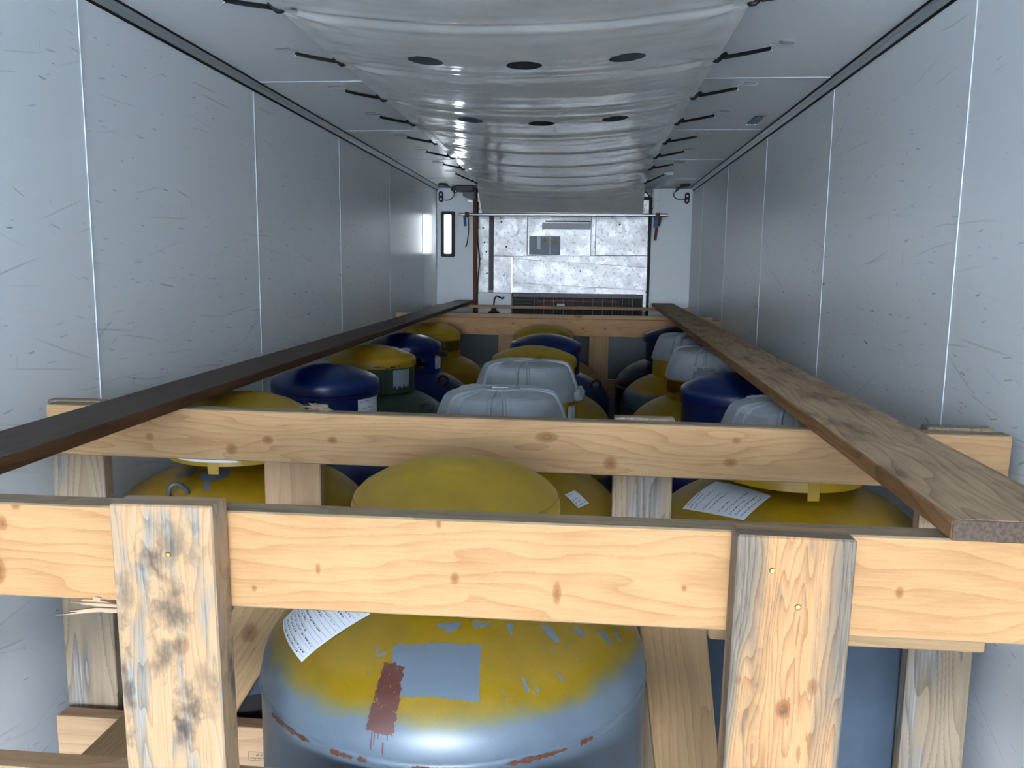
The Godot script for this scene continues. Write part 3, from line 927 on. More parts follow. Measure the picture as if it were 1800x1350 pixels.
func drum(label: String, x: float, z: float, o: Dictionary) -> Node3D:
	var t := thing("gas_drum", label, "drum", Vector3(x, 0, z), "gas drums packed in three columns")
	var R: float = o.get("R", 0.385)
	# foot ring and shell
	var st := mb()
	lathe(st, [Vector2(R - 0.07, 0.26), Vector2(R - 0.05, 0.0), Vector2(R - 0.056, 0.0), Vector2(R - 0.08, 0.26)], 48)
	put(st, "foot_ring", o.shell, t)
	st = mb()
	var prof := [Vector2(R, HY - 0.012), Vector2(R, 0.28)]
	for k in 7:
		var a := deg_to_rad(15.0 * k)
		prof.append(Vector2(R * cos(a), 0.27 - 0.15 * sin(a)))
	if o.has("band"):
		lathe(st, [Vector2(R, HY - 0.012), Vector2(R, o.band)], 64)
		put(st, "shell", o.shell, t)
		st = mb()
		prof[0].y = o.band
		lathe(st, prof, 64)
		put(st, "lower_shell", M.lower_black, t)  # shell below the band height is plain black
	else:
		lathe(st, prof, 64)
		put(st, "shell", o.shell, t)
	# weld bead
	st = mb()
	lathe(st, [Vector2(R - 0.001, HY + 0.002), Vector2(R + 0.0025, HY - 0.001), Vector2(R + 0.0035, HY - 0.006), Vector2(R + 0.0025, HY - 0.011), Vector2(R - 0.001, HY - 0.014)], 64)
	put(st, "weld_seam", o.get("seam", o.shell), t)
	# dome
	st = mb()
	prof = []
	for k in 25:
		var a := deg_to_rad(90.0 - 90.0 * k / 24.0)
		prof.append(Vector2(R * cos(a), HY + HH * sin(a)))
	if o.has("painted"):
		# u covers half a turn, v follows the climb
		var seg := 96
		for i in 24:
			for k in seg:
				var v := []
				for e in [[k, i], [k + 1, i], [k + 1, i + 1], [k, i + 1]]:
					var th: float = -180.0 + 360.0 * e[0] / seg
					var ph: float = 90.0 - 90.0 * e[1] / 24.0
					v.append([head_point(R, th, ph), head_normal(R, th, ph), Vector2(th / 180.0 + 0.5, 1.0 - ph / 90.0)])
				if i > 0: tri(st, v[0][0], v[1][0], v[2][0], v[0][1], v[1][1], v[2][1], v[0][2], v[1][2], v[2][2])
				tri(st, v[0][0], v[2][0], v[3][0], v[0][1], v[2][1], v[3][1], v[0][2], v[2][2], v[3][2])
		put(st, "dome", M.drum_front, t)
	elif o.has("fade"):
		var top: Color = o.fade[0]
		var low: Color = o.fade[1]
		var lim: float = o.fade[2]
		var ns := FastNoiseLite.new()
		ns.frequency = 1.3
		lathe(st, prof, 72, func(a, r, y): return top.lerp(low, smoothstep(lim + 0.022, lim - 0.022, y + 0.008 * ns.get_noise_2d(sin(a) * 3.0, cos(a) * 3.0))))
		put(st, "dome", M.vertex, t)
	else:
		lathe(st, prof, 64)
		put(st, "dome", o.head, t)
	# collar
	var cr: float = o.get("collar_r", 0.203)
	var cy0: float = o.get("collar_y", 1.152)
	var slots: Array = o.get("slots", [])
	var ctop := 1.262 if o.get("cap_kind", "") == "plastic" else 1.318
	put(collar_mesh(cr, cy0, ctop, slots, o.get("slot_half", 26.0), o.get("slot_y0", 1.2), o.get("slot_y1", 1.268)), "collar", o.collar, t)
	if cy0 > 1.17:
		for a in o.get("tabs", [0.0, 120.0, -120.0]):
			var d := Vector3(sin(deg_to_rad(a)), 0, cos(deg_to_rad(a)))
			var sb := mb()
			bev(sb, Vector3(0.032, 0.06, 0.006), 0.001)
			put(sb, "collar_tab", o.collar, t, Transform3D(Basis(Vector3.UP, deg_to_rad(a)), d * (cr - 0.003) + Vector3.UP * (cy0 + 0.008)))
	# valve inside the collar
	st = mb()
	lathe(st, [Vector2(0, 1.285), Vector2(0.018, 1.285), Vector2(0.022, 1.25), Vector2(0.03, 1.245), Vector2(0.03, 1.165)], 16)
	put(st, "valve", M.brass, t)
	# cap
	match o.get("cap_kind", "dome"):
		"plastic":
			var turn: float = o.get("cap_turn", 0.0)
			var c := put(plastic_cap_mesh([0.0, -46.0, -135.0, 135.0, 90.0]), "cap", o.cap, t, Transform3D(Basis(Vector3.UP, deg_to_rad(turn)), Vector3.ZERO))
			st = mb()
			torus(st, Vector3(0, 1.401, 0), 0.056, 0.0045)
			bev(st, Vector3(0.05, 0.006, 0.014), 0.002, Transform3D(Basis.IDENTITY, Vector3(0, 1.404, 0)))
			put(st, "grip_ring", o.cap, c)
			for a in o.get("latches", []):
				var d := Vector3(sin(deg_to_rad(a)), 0, cos(deg_to_rad(a)))
				st = mb()
				bev(st, Vector3(0.044, 0.036, 0.034), 0.008, Transform3D(Basis(Vector3.UP, deg_to_rad(a)), d * 0.222 + Vector3.UP * 1.27))
				bev(st, Vector3(0.024, 0.01, 0.02), 0.004, Transform3D(Basis(Vector3.UP, deg_to_rad(a)), d * 0.223 + Vector3.UP * 1.291))
				put(st, "latch", o.cap, c, Transform3D(Basis(Vector3.UP, deg_to_rad(-turn)), Vector3.ZERO))
			for a in o.get("grips", []):
				st = mb()
				for s in [-13.0, 13.0]:
					var d := Vector3(sin(deg_to_rad(a + s)), 0, cos(deg_to_rad(a + s)))
					bev(st, Vector3(0.026, 0.036, 0.016), 0.007, Transform3D(Basis(Vector3.UP, deg_to_rad(a + s)), d * 0.2 + Vector3.UP * 1.312))
				var d2 := Vector3(sin(deg_to_rad(a)), 0, cos(deg_to_rad(a)))
				bev(st, Vector3(0.075, 0.012, 0.01), 0.003, Transform3D(Basis(Vector3.UP, deg_to_rad(a)), d2 * 0.2 + Vector3.UP * 1.325))
				bev(st, Vector3(0.075, 0.016, 0.01), 0.003, Transform3D(Basis(Vector3.UP, deg_to_rad(a)), d2 * 0.206 + Vector3.UP * 1.302))
				put(st, "hand_grip", o.cap, c, Transform3D(Basis(Vector3.UP, deg_to_rad(-turn)), Vector3.ZERO))
		"overhang":
			st = mb()
			lathe(st, [Vector2(0, 1.386), Vector2(0.06, 1.381), Vector2(0.12, 1.368), Vector2(0.17, 1.349), Vector2(0.197, 1.337), Vector2(0.208, 1.328), Vector2(0.2115, 1.315), Vector2(0.2125, 1.287), Vector2(0.204, 1.287)], 64)
			put(st, "cap", o.cap, t)
		"ribbed":
			st = mb()
			lathe(st, [Vector2(0, 1.384), Vector2(0.06, 1.379), Vector2(0.12, 1.365), Vector2(0.17, 1.346), Vector2(0.198, 1.332), Vector2(0.208, 1.322), Vector2(0.2105, 1.308), Vector2(0.2105, 1.282), Vector2(0.2065, 1.278), Vector2(0.2065, 1.270), Vector2(0.204, 1.268)], 64)
			put(st, "cap", o.cap, t)
		_:
			st = mb()
			lathe(st, [Vector2(0, 1.387), Vector2(0.05, 1.384), Vector2(0.10, 1.375), Vector2(0.15, 1.358), Vector2(0.185, 1.338), Vector2(0.20, 1.322), Vector2(0.2065, 1.304), Vector2(0.2075, 1.276), Vector2(0.203, 1.27)], 64)
			put(st, "cap", o.cap, t)
	for e in o.get("eyes", []):
		eye(t, R, e[0], e[1], o.get("eye_mat", M.lug))
	return t

func drums():
	var bg := Color(0.19, 0.25, 0.31)
	var yl := Color(0.615, 0.485, 0.035).srgb_to_linear()
	# front drum
	var d := drum("yellow and grey drum with peeled paint and a strip of brown primer", -0.024, -1.55, {"R": 0.382, "shell": M.drum_grey, "seam": M.drum_grey, "painted": true, "head": M.yellow, "collar": M.yellow, "cap": M.yellow_dull, "collar_y": 1.19})
	dome_sheet(0.382, [[-73.5, 27.5], [-43.0, 26.5], [-32.5, 52.5], [-79.0, 53.5]], "paper_label", M.paper_form, d, 0.0015, "white printed form")
	# rust along the weld
	for e in [[-48.5, -30.2], [-23.2, -16.6], [-15.3, -12.7], [-1.5, 2.7], [20.9, 37.2], [41.2, 45.6]]:
		var st := mb()
		var n := 16
		var wl := []
		for i in n + 1: wl.append(rng.randf_range(0.0008, 0.0055))
		for i in n:
			var a := deg_to_rad(lerpf(e[0], e[1], float(i) / n))
			var c := deg_to_rad(lerpf(e[0], e[1], float(i + 1) / n))
			var da := Vector3(sin(a), 0, cos(a))
			var dc := Vector3(sin(c), 0, cos(c))
			var r := 0.3865
			var wa: float = wl[i]
			var wc: float = wl[i + 1]
			if i == 0: wa = 0.0005
			if i == n - 1: wc = 0.0005
			var y := HY - 0.006
			tri(st, da * r + Vector3.UP * (y - wa), dc * r + Vector3.UP * (y - wc), dc * r + Vector3.UP * (y + wc), da, dc, dc)
			tri(st, da * r + Vector3.UP * (y - wa), dc * r + Vector3.UP * (y + wc), da * r + Vector3.UP * (y + wa), da, dc, da)
		put(st, "rust_streak", M.rust, d)
	# left column
	d = drum("yellow drum with bare grey patches and a hook, beneath the black plank", -0.804, -2.32, {"shell": M.slate, "band": 0.62, "head": M.yellow, "collar": M.yellow, "cap": M.yellow_dull, "collar_y": 1.207, "tabs": [2.0, 122.0, -118.0]})
	dome_patch(0.385, [-42.1, 58.9, -52.7, 65.3, -47.1, 69.9, -31.5, 66.5, -30.6, 61.3], "bare_patch", M.primer_grey, d, "grey patch where the yellow paint is missing")
	dome_patch(0.385, [-17.7, 62.7, -23.7, 67.7, -22.3, 70.9, 8.3, 73.5, 11.2, 65.8, 2.0, 61.1, -2.4, 62.2, 1.2, 54.6, -2.5, 51.5, -4.3, 55.8, -8.0, 60.5], "bare_patch", M.primer_grey, d, "grey patch where the yellow paint is missing")
	collar_sheet(0.2045, -35.0, 21.0, 1.219, 1.262, "paper_label", M.paper_long, d, 0.0, "white label")
	var hk := mb()
	var hp := []
	var b0 := head_point(0.385, -20.0, 45.0)
	var b1 := head_point(0.385, -11.5, 50.5)
	var up := head_normal(0.385, -16.0, 48.0)
	for k in 13:
		var a := PI * k / 12.0
		hp.append((b0 + b1) / 2 + (b0 - b1) / 2 * cos(a) + up * sin(a) * 0.042)
	tube(hk, hp, 0.007, 10)
	put(hk, "lifting_hook", M.lug, d)
	d = drum("royal blue drum in front of the dark green drum, white label on its collar", -0.79, -3.1, {"shell": M.blue, "head": M.blue, "collar": M.blue, "cap": M.blue, "cap_kind": "ribbed", "collar_y": 1.155, "slots": [-8.0, 112.0, -128.0], "slot_half": 30.0, "slot_y0": 1.178, "slot_y1": 1.254})
	collar_sheet(0.2045, 53.0, 90.0, 1.185, 1.262, "paper_label", M.paper_small, d, 0.0, "white label")
	d = drum("dark green drum with a chipped yellow lid and torn label", -0.81, -3.9, {"shell": M.green, "head": M.green, "collar": M.green, "cap": M.yellow, "cap_kind": "overhang", "collar_y": 1.165, "eyes": [[62.0, 30.0]]})
	collar_sheet(0.2045, 42.0, 72.0, 1.185, 1.282, "paper_label", M.label_grey, d, 0.022, "torn grey label")
	for c in [[16.0, 24.0, 1.296, 1.301], [25.0, 29.0, 1.296, 1.3], [30.0, 36.0, 1.289, 1.294], [37.0, 44.0, 1.29, 1.299], [41.0, 45.0, 1.304, 1.307], [50.0, 51.5, 1.289, 1.303]]:
		collar_sheet(0.2135, c[0], c[1], c[2], c[3], "paint_chip", M.rust, d, 0.002)
	d = drum("royal blue drum with a lifting eye, standing behind the dark green drum", -0.82, -4.69, {"shell": M.blue, "head": M.blue, "collar": M.blue, "cap": M.blue, "cap_kind": "ribbed", "slots": [20.0, 140.0, -100.0], "slot_y0": 1.19, "slot_y1": 1.25, "eyes": [[55.0, 38.0]], "eye_mat": M.dark_steel})
	collar_sheet(0.2045, 68.0, 98.0, 1.182, 1.258, "paper_label", M.paper_small, d, 0.0, "white label")
	var st3 := mb()
	bev(st3, Vector3(0.02, 0.03, 0.06), 0.006, Transform3D(Basis(Vector3.UP, deg_to_rad(75.0)), Vector3(0.232, 1.27, 0.06)))
	put(st3, "latch", M.dark_steel, d)
	d = drum("yellow drum with rounded hand holes beneath the far end of the black plank", -0.838, -5.58, {"shell": M.yellow, "head": M.yellow, "collar": M.yellow, "cap": M.yellow_dull, "slots": [58.0, -62.0, 178.0], "slot_half": 27.0, "slot_y0": 1.195, "slot_y1": 1.27})
	collar_sheet(0.2042, 62.0, 84.0, 1.272, 1.288, "paper_label", M.paper_small, d, 0.0, "white label")
	# centre column
	d = drum("yellow drum with a grey moulded cover and a small white sticker", -0.028, -2.43, {"shell": M.slate, "head": M.yellow, "collar": M.yellow, "cap": M.plastic, "cap_kind": "plastic", "cap_turn": 3.0, "latches": [-128.0]})
	dome_sheet(0.385, [[48.3, 44.5], [59.4, 45.1], [59.6, 33.9], [49.6, 33.2]], "sticker", M.paper_small, d, 0.0012, "small white printed sticker")
	d = drum("yellow drum with scraped grey patches under a grey moulded cover with latch blocks", -0.005, -3.22, {"shell": M.drum_grey, "head": M.yellow, "collar": M.yellow, "cap": M.plastic, "cap_kind": "plastic", "cap_turn": 0.0, "latches": [72.0, 100.0, -95.0]})
	dome_patch(0.385, [58.0, 66.0, 82.0, 66.0, 96.0, 56.0, 84.0, 44.0, 66.0, 40.0, 62.0, 50.0], "bare_patch", M.primer_grey, d, "grey patch where the yellow paint is missing")
	dome_patch(0.385, [86.0, 68.0, 100.0, 66.0, 98.0, 44.0, 92.0, 40.0, 92.0, 52.0], "bare_patch", M.label_grey, d, "pale scraped patch")
	st3 = mb()
	bev(st3, Vector3(0.04, 0.075, 0.016), 0.006, Transform3D(Basis(Vector3.UP, deg_to_rad(62.0)), Vector3(0.186, 1.2, 0.098)))
	put(st3, "collar_hinge", M.label_grey, d)
	drum("yellow drum with a plain lid between a grey-covered drum and a blue drum", -0.02, -4.02, {"shell": M.yellow, "head": M.yellow, "collar": M.yellow, "cap": M.yellow_dull, "cap_kind": "overhang"})
	drum("royal blue drum between two yellow-lidded drums, away from both planks", 0.0, -4.80, {"shell": M.blue, "head": M.blue, "collar": M.blue, "cap": M.blue, "cap_kind": "overhang", "eyes": [[62.0, 30.0]], "eye_mat": M.dark_steel})
	drum("yellow drum with a domed lid directly before the far timber brace, between the planks", -0.055, -5.58, {"shell": M.yellow, "head": M.yellow, "collar": M.yellow, "cap": M.yellow_dull, "slots": [0.0, 120.0, -120.0]})
	# right column
	d = drum("yellow drum with a large paper form on its shoulder, beneath the brown plank", 0.812, -2.32, {"shell": M.slate, "head": M.yellow, "collar": M.yellow, "cap": M.plastic, "cap_kind": "plastic", "cap_turn": -16.0, "latches": [-78.0], "collar_y": 1.19, "tabs": [5.0, 125.0, -115.0]})
	dome_sheet(0.385, [[-74.0, 35.0], [-93.0, 58.9], [-27.0, 63.5], [-35.0, 42.0]], "paper_label", M.paper_note, d, 0.0015, "white printed form with handwriting")
	drum("royal blue drum behind the drum with the large paper form", 0.805, -3.1, {"shell": M.blue, "head": M.blue, "collar": M.blue, "cap": M.blue, "cap_kind": "ribbed"})
	drum("all-yellow drum under a grey moulded cover, with rounded hand holes in its collar", 0.835, -3.95, {"shell": M.yellow, "head": M.yellow, "collar": M.yellow, "cap": M.plastic, "cap_kind": "plastic", "cap_turn": 22.0, "slots": [-62.0, 58.0, 178.0], "slot_half": 27.0, "slot_y0": 1.185, "slot_y1": 1.245, "grips": [-14.0]})
	drum("yellow drum fading to grey-blue below, under a grey moulded cover", 0.838, -4.8, {"shell": M.slate, "fade": [yl, Color(0.34, 0.41, 0.455).srgb_to_linear(), 1.07], "head": M.yellow, "collar": M.yellow, "cap": M.plastic, "cap_kind": "plastic", "cap_turn": 17.0})
	drum("navy blue drum at the back, beneath the far end of the brown plank", 0.838, -5.58, {"shell": M.navy, "head": M.navy, "collar": M.navy, "cap": M.navy, "cap_kind": "overhang", "collar_r": 0.19, "eyes": [[-30.0, 50.0]], "eye_mat": M.navy})

# ---------------------------------------------------------------- shell of the lorry body
func shell():
	var wt := 0.06
	var seams_l := []
	var seams_r := []
	for i in range(-8, 6):
		seams_l.append(-(2.3052 + 1.2397 * i))
		seams_r.append(-(2.3432 + 1.2397 * i))
	var top := 2.517
	var mats := [M.wall_a, M.wall_b, M.wall_c]
	var k := 0
	for side in [[-1.0, seams_l, "wall_left"], [1.0, seams_r, "wall_right"]]:
		var w := setting(side[2])
		var cuts := [ZR]
		for s in side[1]:
			if s < ZR - 0.05 and s > ZF + 0.05: cuts.append(s)
		cuts.append(ZF - 0.19)
		for i in cuts.size() - 1:
			var z0: float = cuts[i]
			var z1: float = cuts[i + 1]
			var st := mb()
			var x: float = side[0] * WX
			var n: Vector3 = Vector3.LEFT * side[0]
			var ln := (z0 - z1) / 1.2397
			# inner face with its own uv, other faces plain
			q4(st, Vector3(x, 0, z0), Vector3(x, 0, z1), Vector3(x, CEIL, z1), Vector3(x, CEIL, z0), n, Vector2(0, 1), Vector2(ln, 1), Vector2(ln, 0), Vector2(0, 0))
			var xo: float = x + side[0] * wt
			q4(st, Vector3(xo, 0, z0), Vector3(xo, 0, z1), Vector3(xo, CEIL, z1), Vector3(xo, CEIL, z0), -n)
			q4(st, Vector3(x, 0, z0), Vector3(xo, 0, z0), Vector3(xo, CEIL, z0), Vector3(x, CEIL, z0), Vector3.BACK)
			q4(st, Vector3(x, 0, z1), Vector3(xo, 0, z1), Vector3(xo, CEIL, z1), Vector3(x, CEIL, z1), Vector3.FORWARD)
			q4(st, Vector3(x, CEIL, z0), Vector3(xo, CEIL, z0), Vector3(xo, CEIL, z1), Vector3(x, CEIL, z1), Vector3.UP)
			q4(st, Vector3(x, 0, z0), Vector3(xo, 0, z0), Vector3(xo, 0, z1), Vector3(x, 0, z1), Vector3.DOWN)
			put(st, "panel", mats[k % 3], w)
			k += 1
			if i > 0:
				put(box(Vector3(0.003, top, 0.0045), 0.0008), "seam", M.seam, w, Transform3D(Basis.IDENTITY, Vector3(x - side[0] * 0.0008, top / 2, z0)))
	# ceiling
	var c := setting("ceiling")
	var cc := [ZR]
	for s in seams_l:
		if s < ZR - 0.05 and s > ZF + 0.05: cc.append(s)
	cc.append(ZF - 0.19)
	for i in cc.size() - 1:
		var z0: float = cc[i]
		var z1: float = cc[i + 1]
		var st := mb()
		bev(st, Vector3(2 * WX + 0.12, 0.08, z0 - z1), 0.0, Transform3D.IDENTITY, Vector4(0, 0, 1.2, 1.2))
		put(st, "panel", M.ceiling, c, Transform3D(Basis.IDENTITY, Vector3(0, CEIL + 0.04, (z0 + z1) / 2)))
		if i > 0: put(box(Vector3(2 * WX - 0.06, 0.003, 0.0045), 0.0008), "seam", M.seam, c, Transform3D(Basis.IDENTITY, Vector3(0, CEIL - 0.0008, z0)))
	# cove strip between wall and ceiling with two rubber gaskets
	for side in [-1.0, 1.0]:
		var tr := setting("trim_1" if side < 0 else "trim_2")
		var ln := ZR - ZF
		var mid := (ZR + ZF) / 2
		var pa := Vector3(side * (WX - 0.002), top, 0)
		var pb := Vector3(side * (WX - 0.0256), CEIL - 0.001, 0)
		var st := mb()
		var n := Vector3(-side * (pb.y - pa.y), -absf(pb.x - pa.x), 0).normalized()
		q4(st, pa + Vector3(0, 0, ZR), pa + Vector3(0, 0, ZF), pb + Vector3(0, 0, ZF), pb + Vector3(0, 0, ZR), n)
		q4(st, pa + Vector3(0, 0, ZR) - n * 0.004, pa + Vector3(0, 0, ZF) - n * 0.004, pb + Vector3(0, 0, ZF) - n * 0.004, pb + Vector3(0, 0, ZR) - n * 0.004, -n)
		put(st, "cove", M.cove, tr)
		for e in [[pa, 0.005], [pb, 0.005]]:
			st = mb()
			tube(st, [e[0] + Vector3(0, 0, ZR), e[0] + Vector3(0, 0, mid), e[0] + Vector3(0, 0, ZF)], e[1], 8, false)
			put(st, "gasket", M.rubber, tr)
		# small bright edge inside the cove
		st = mb()
		var pm := pa.lerp(pb, 0.55) + n * 0.001
		tube(st, [pm + Vector3(0, 0, ZR), pm + Vector3(0, 0, ZF)], 0.0016, 6, false)
		put(st, "bead", M.cove, tr)
	# floor
	var fl := setting("floor")
	put(box(Vector3(2 * WX + 0.12, 0.1, ZR - ZF + 0.4)), "deck", M.floor, fl, Transform3D(Basis.IDENTITY, Vector3(0, -0.05, (ZR + ZF) / 2)))
	var gr := setting("ground")
	put(box(Vector3(60, 0.1, 60)), "yard", M.ground, gr, Transform3D(Basis.IDENTITY, Vector3(0, -1.25, 12)))

# ---------------------------------------------------------------- bulkhead
func panel(called: String, x0: float, x1: float, y0: float, y1: float, z: float, t: float, m: Material, parent: Node, b := 0.002) -> MeshInstance3D:
	return put(box(Vector3(x1 - x0, y1 - y0, t), b), called, m, parent, Transform3D(Basis.IDENTITY, Vector3((x0 + x1) / 2, (y0 + y1) / 2, z + t / 2)))

func poly_panel(called: String, pts: Array, z: float, t: float, m: Material, parent: Node) -> MeshInstance3D:
	var st := mb()
	var p := PackedVector2Array()
	for i in range(0, pts.size(), 2): p.append(Vector2(pts[i], pts[i + 1]))
	prism(st, p, t)
	return put(st, called, m, parent, Transform3D(Basis.IDENTITY, Vector3(0, 0, z)))

func bulkhead():
	var w := setting("wall_front")
	put(box(Vector3(2 * WX + 0.12, CEIL + 0.1, 0.06)), "backing", M.kick, w, Transform3D(Basis.IDENTITY, Vector3(0, CEIL / 2, ZF - 0.13)))
	panel("side_panel", -WX, -0.85, 1.15, CEIL - 0.012, ZF - 0.1, 0.1, M.white_panel, w, 0.006)
	panel("side_panel", 0.845, WX, 1.15, CEIL - 0.012, ZF - 0.1, 0.1, M.white_panel, w, 0.006)
	panel("kick_panel", -WX, WX, 0.0, 1.15, ZF - 0.1, 0.1, M.kick, w, 0.004)
	panel("edge_strip", -0.85, -0.836, 1.15, CEIL - 0.02, ZF - 0.1, 0.106, M.rubber, w, 0.002)
	panel("edge_strip", 0.824, 0.848, 1.15, 2.45, ZF - 0.1, 0.106, M.rubber, w, 0.002)
	# evaporator housing of dented sheet aluminium
	var e := thing("evaporator_housing", "bright dented aluminium cooling-unit housing set in the bulkhead", "housing", Vector3(0, 0, ZF))
	var z := -0.09
	panel("sheet", -0.836, -0.72, 1.53, 2.50, z, 0.03, M.aluminium_0, e)
	panel("upright", -0.72, -0.676, 1.555, 2.5, z, 0.05, M.dark_steel, e)
	panel("sheet", -0.676, -0.345, 1.89, 2.5, z, 0.035, M.aluminium_1, e)
	panel("sheet", -0.341, 0.275, 1.895, 2.5, z, 0.032, M.aluminium_2, e)
	panel("strip", 0.277, 0.318, 1.9, 2.5, z, 0.042, M.aluminium_0, e)
	panel("sheet", 0.321, 0.824, 1.905, 2.5, z, 0.036, M.aluminium_1, e)
	panel("sheet", -0.676, -0.488, 1.53, 1.887, z, 0.03, M.aluminium_2, e)
	poly_panel("sheet", [-0.486, 1.888, 0.824, 1.902, 0.824, 1.795, -0.486, 1.866], z, 0.034, M.aluminium_0, e)
	poly_panel("sheet", [-0.486, 1.862, 0.0, 1.836, 0.824, 1.79, 0.824, 1.575, -0.486, 1.632], z, 0.042, M.aluminium_1, e)
	poly_panel("lip", [-0.486, 1.629, 0.824, 1.572, 0.80, 1.53, -0.486, 1.535], z, 0.06, M.aluminium_2, e)
	panel("fold", -0.496, -0.484, 1.535, 1.87, z, 0.055, M.steel, e)
	panel("end_cap", 0.794, 0.824, 1.37, 1.545, z, 0.05, M.aluminium_0, e)
	panel("junction_box", -0.82, -0.492, 1.15, 1.527, z, 0.08, M.white_panel, e)
	for q in [[-0.78, 2.16], [-0.765, 2.02], [-0.745, 1.93], [-0.80, 1.86], [-0.74, 1.72], [-0.55, 1.98], [-0.57, 1.70], [-0.6, 2.22], [0.55, 2.2], [0.12, 1.78], [0.18, 1.75]]:
		var st := mb()
		lathe(st, [Vector2(0, 0.008), Vector2(0.006, 0.007), Vector2(0.009, 0.0)], 10)
		put(st, "rivet", M.dark_steel, e, Transform3D(Basis(Vector3.RIGHT, PI / 2), Vector3(q[0], q[1], z + 0.036)))
	# stickers
	panel("data_plate", -0.325, -0.02, 1.905, 2.085, z + 0.032, 0.003, M.label_grey, e, 0.0005)
	panel("data_sticker", -0.25, -0.215, 1.96, 2.08, z + 0.035, 0.002, M.white_panel, e, 0.0)
	poly_panel("warning_triangle", [-0.19, 2.03, -0.15, 2.03, -0.17, 2.07], z + 0.035, 0.002, M.label_yellow, e)
	poly_panel("warning_triangle", [-0.105, 2.015, -0.045, 2.015, -0.075, 2.07], z + 0.035, 0.002, M.label_yellow, e)
	panel("plate_split", -0.125, -0.119, 1.905, 2.085, z + 0.035, 0.0015, M.white_panel, e, 0.0)
	panel("notice_strip", -0.20, 0.27, 2.15, 2.215, z + 0.032, 0.003, M.paper_long, e, 0.0)
	panel("slot", -0.17, 0.27, 2.222, 2.236, z + 0.032, 0.003, M.rubber, e, 0.0)
	# return air grille
	var g := thing("air_grille", "black air grille of upright slats and orange rods below the aluminium housing", "grille", Vector3(0, 0, ZF))
	panel("casing", -0.485, 0.79, 1.15, 1.53, -0.098, 0.012, M.rubber, g)
	panel("hood", -0.485, 0.79, 1.485, 1.533, -0.086, 0.07, M.black_plastic, g, 0.006)
	for k in 31:
		var x := -0.27 + 0.032 * k
		if x > 0.74: break
		panel("slat", x, x + 0.006, 1.2, 1.485, -0.05, 0.03, M.dark_steel if k % 3 else M.primer_grey, g, 0.0)
	for y in [1.448, 1.40]:
		panel("rod", -0.24, 0.55, y, y + 0.016, -0.072, 0.014, M.orange, g, 0.003)
	for y in [1.425, 1.462]:
		panel("bar", -0.46, -0.30, y, y + 0.006, -0.06, 0.02, M.dark_steel, g, 0.0)
	panel("tag_plate", -0.04, 0.035, 1.40, 1.432, -0.02, 0.004, M.white_panel, g, 0.001)
	panel("tag_plate", 0.17, 0.215, 1.395, 1.41, -0.02, 0.004, M.white_panel, g, 0.001)
	# black hose with a crook beside the grille
	var st := mb()
	tube(st, [Vector3(-0.655, 1.2, 0.06), Vector3(-0.655, 1.42, 0.06), Vector3(-0.65, 1.47, 0.06), Vector3(-0.63, 1.5, 0.06), Vector3(-0.60, 1.49, 0.06), Vector3(-0.575, 1.475, 0.06), Vector3(-0.555, 1.49, 0.06)], 0.008, 8)
	lathe_at(st, [Vector2(0.0, 1.40), Vector2(0.02, 1.40), Vector2(0.026, 1.36), Vector2(0.055, 1.35), Vector2(0.055, 1.15)], Vector3(-0.655, 0, 0.06))
	var hs := put(st, "drain_hose", M.rubber, self, Transform3D(Basis.IDENTITY, Vector3(0, 0, ZF)))
	tag(hs, "black drain bottle with a crooked hose in front of the white junction box", "hose")
	# lamp: upright light panel in a black rubber frame
	var lp := thing("wall_lamp", "narrow upright white light panel in a black rubber frame on the bulkhead", "lamp", Vector3(-1.119, 2.0945, ZF))
	st = mb()
	rounded_frame(st, 0.068, 0.219, 0.036, 0.189, 0.022, 0.016)
	put(st, "frame", M.rubber, lp)
	put(box(Vector3(0.074, 0.38, 0.008), 0.002), "diffuser", M.glow, lp, Transform3D(Basis.IDENTITY, Vector3(0, 0, 0.006)))
	var al := AreaLight3D.new()
	al.name = "lamp_light"
	al.area_size = Vector2(0.07, 0.37)
	al.light_color = Color(0.93, 0.97, 1.0)
	al.light_energy = 0.03
	al.area_range = 12.0
	al.shadow_enabled = true
	lp.add_child(al)
	al.position = Vector3(0, 0, 0.014)
	al.rotation.y = PI
	# marker lights with cable
	for s in [-1.0, 1.0]:
		var x: float = -1.186 if s < 0 else 1.174
		var y: float = 2.452 if s < 0 else 2.448
		var ml := thing("marker_light", "small black capsule switch with white spots, on the bulkhead by the %s" % ("lamp" if s < 0 else "white conduit"), "switch", Vector3(x, y, ZF))
		st = mb()
		capsule(st, 0.022, 0.030, 0.02)
		put(st, "housing", M.rubber, ml)
		for yy in [0.02, -0.024]:
			st = mb()
			lathe(st, [Vector2(0, 0.004), Vector2(0.008, 0.003), Vector2(0.01, 0)], 12)
			put(st, "lens", M.seam, ml, Transform3D(Basis(Vector3.RIGHT, PI / 2), Vector3(0, yy, 0.02)))
		# cable
		var pts := []
		if s < 0: pts = [Vector3(0.02, -0.03, 0.012), Vector3(0.07, -0.033, 0.014), Vector3(0.115, -0.005, 0.014), Vector3(0.13, 0.03, 0.014), Vector3(0.115, 0.055, 0.02), Vector3(0.10, 0.065, 0.03)]
		else: pts = [Vector3(-0.02, -0.01, 0.012), Vector3(-0.07, -0.015, 0.014), Vector3(-0.12, 0.01, 0.014), Vector3(-0.125, 0.045, 0.014), Vector3(-0.095, 0.07, 0.02), Vector3(-0.085, 0.08, 0.04)]
		st = mb()
		tube(st, smooth(pts), 0.0045, 6)
		put(st, "cable", M.rubber, ml)
		# shoe on the ceiling
		var sh := thing("cable_shoe", "black wedge-shaped cable shoe on the ceiling above the %s" % ("lamp" if s < 0 else "conduit's capsule switch"), "bracket", Vector3(s * 1.12, CEIL, ZF + 0.28))
		st = mb()
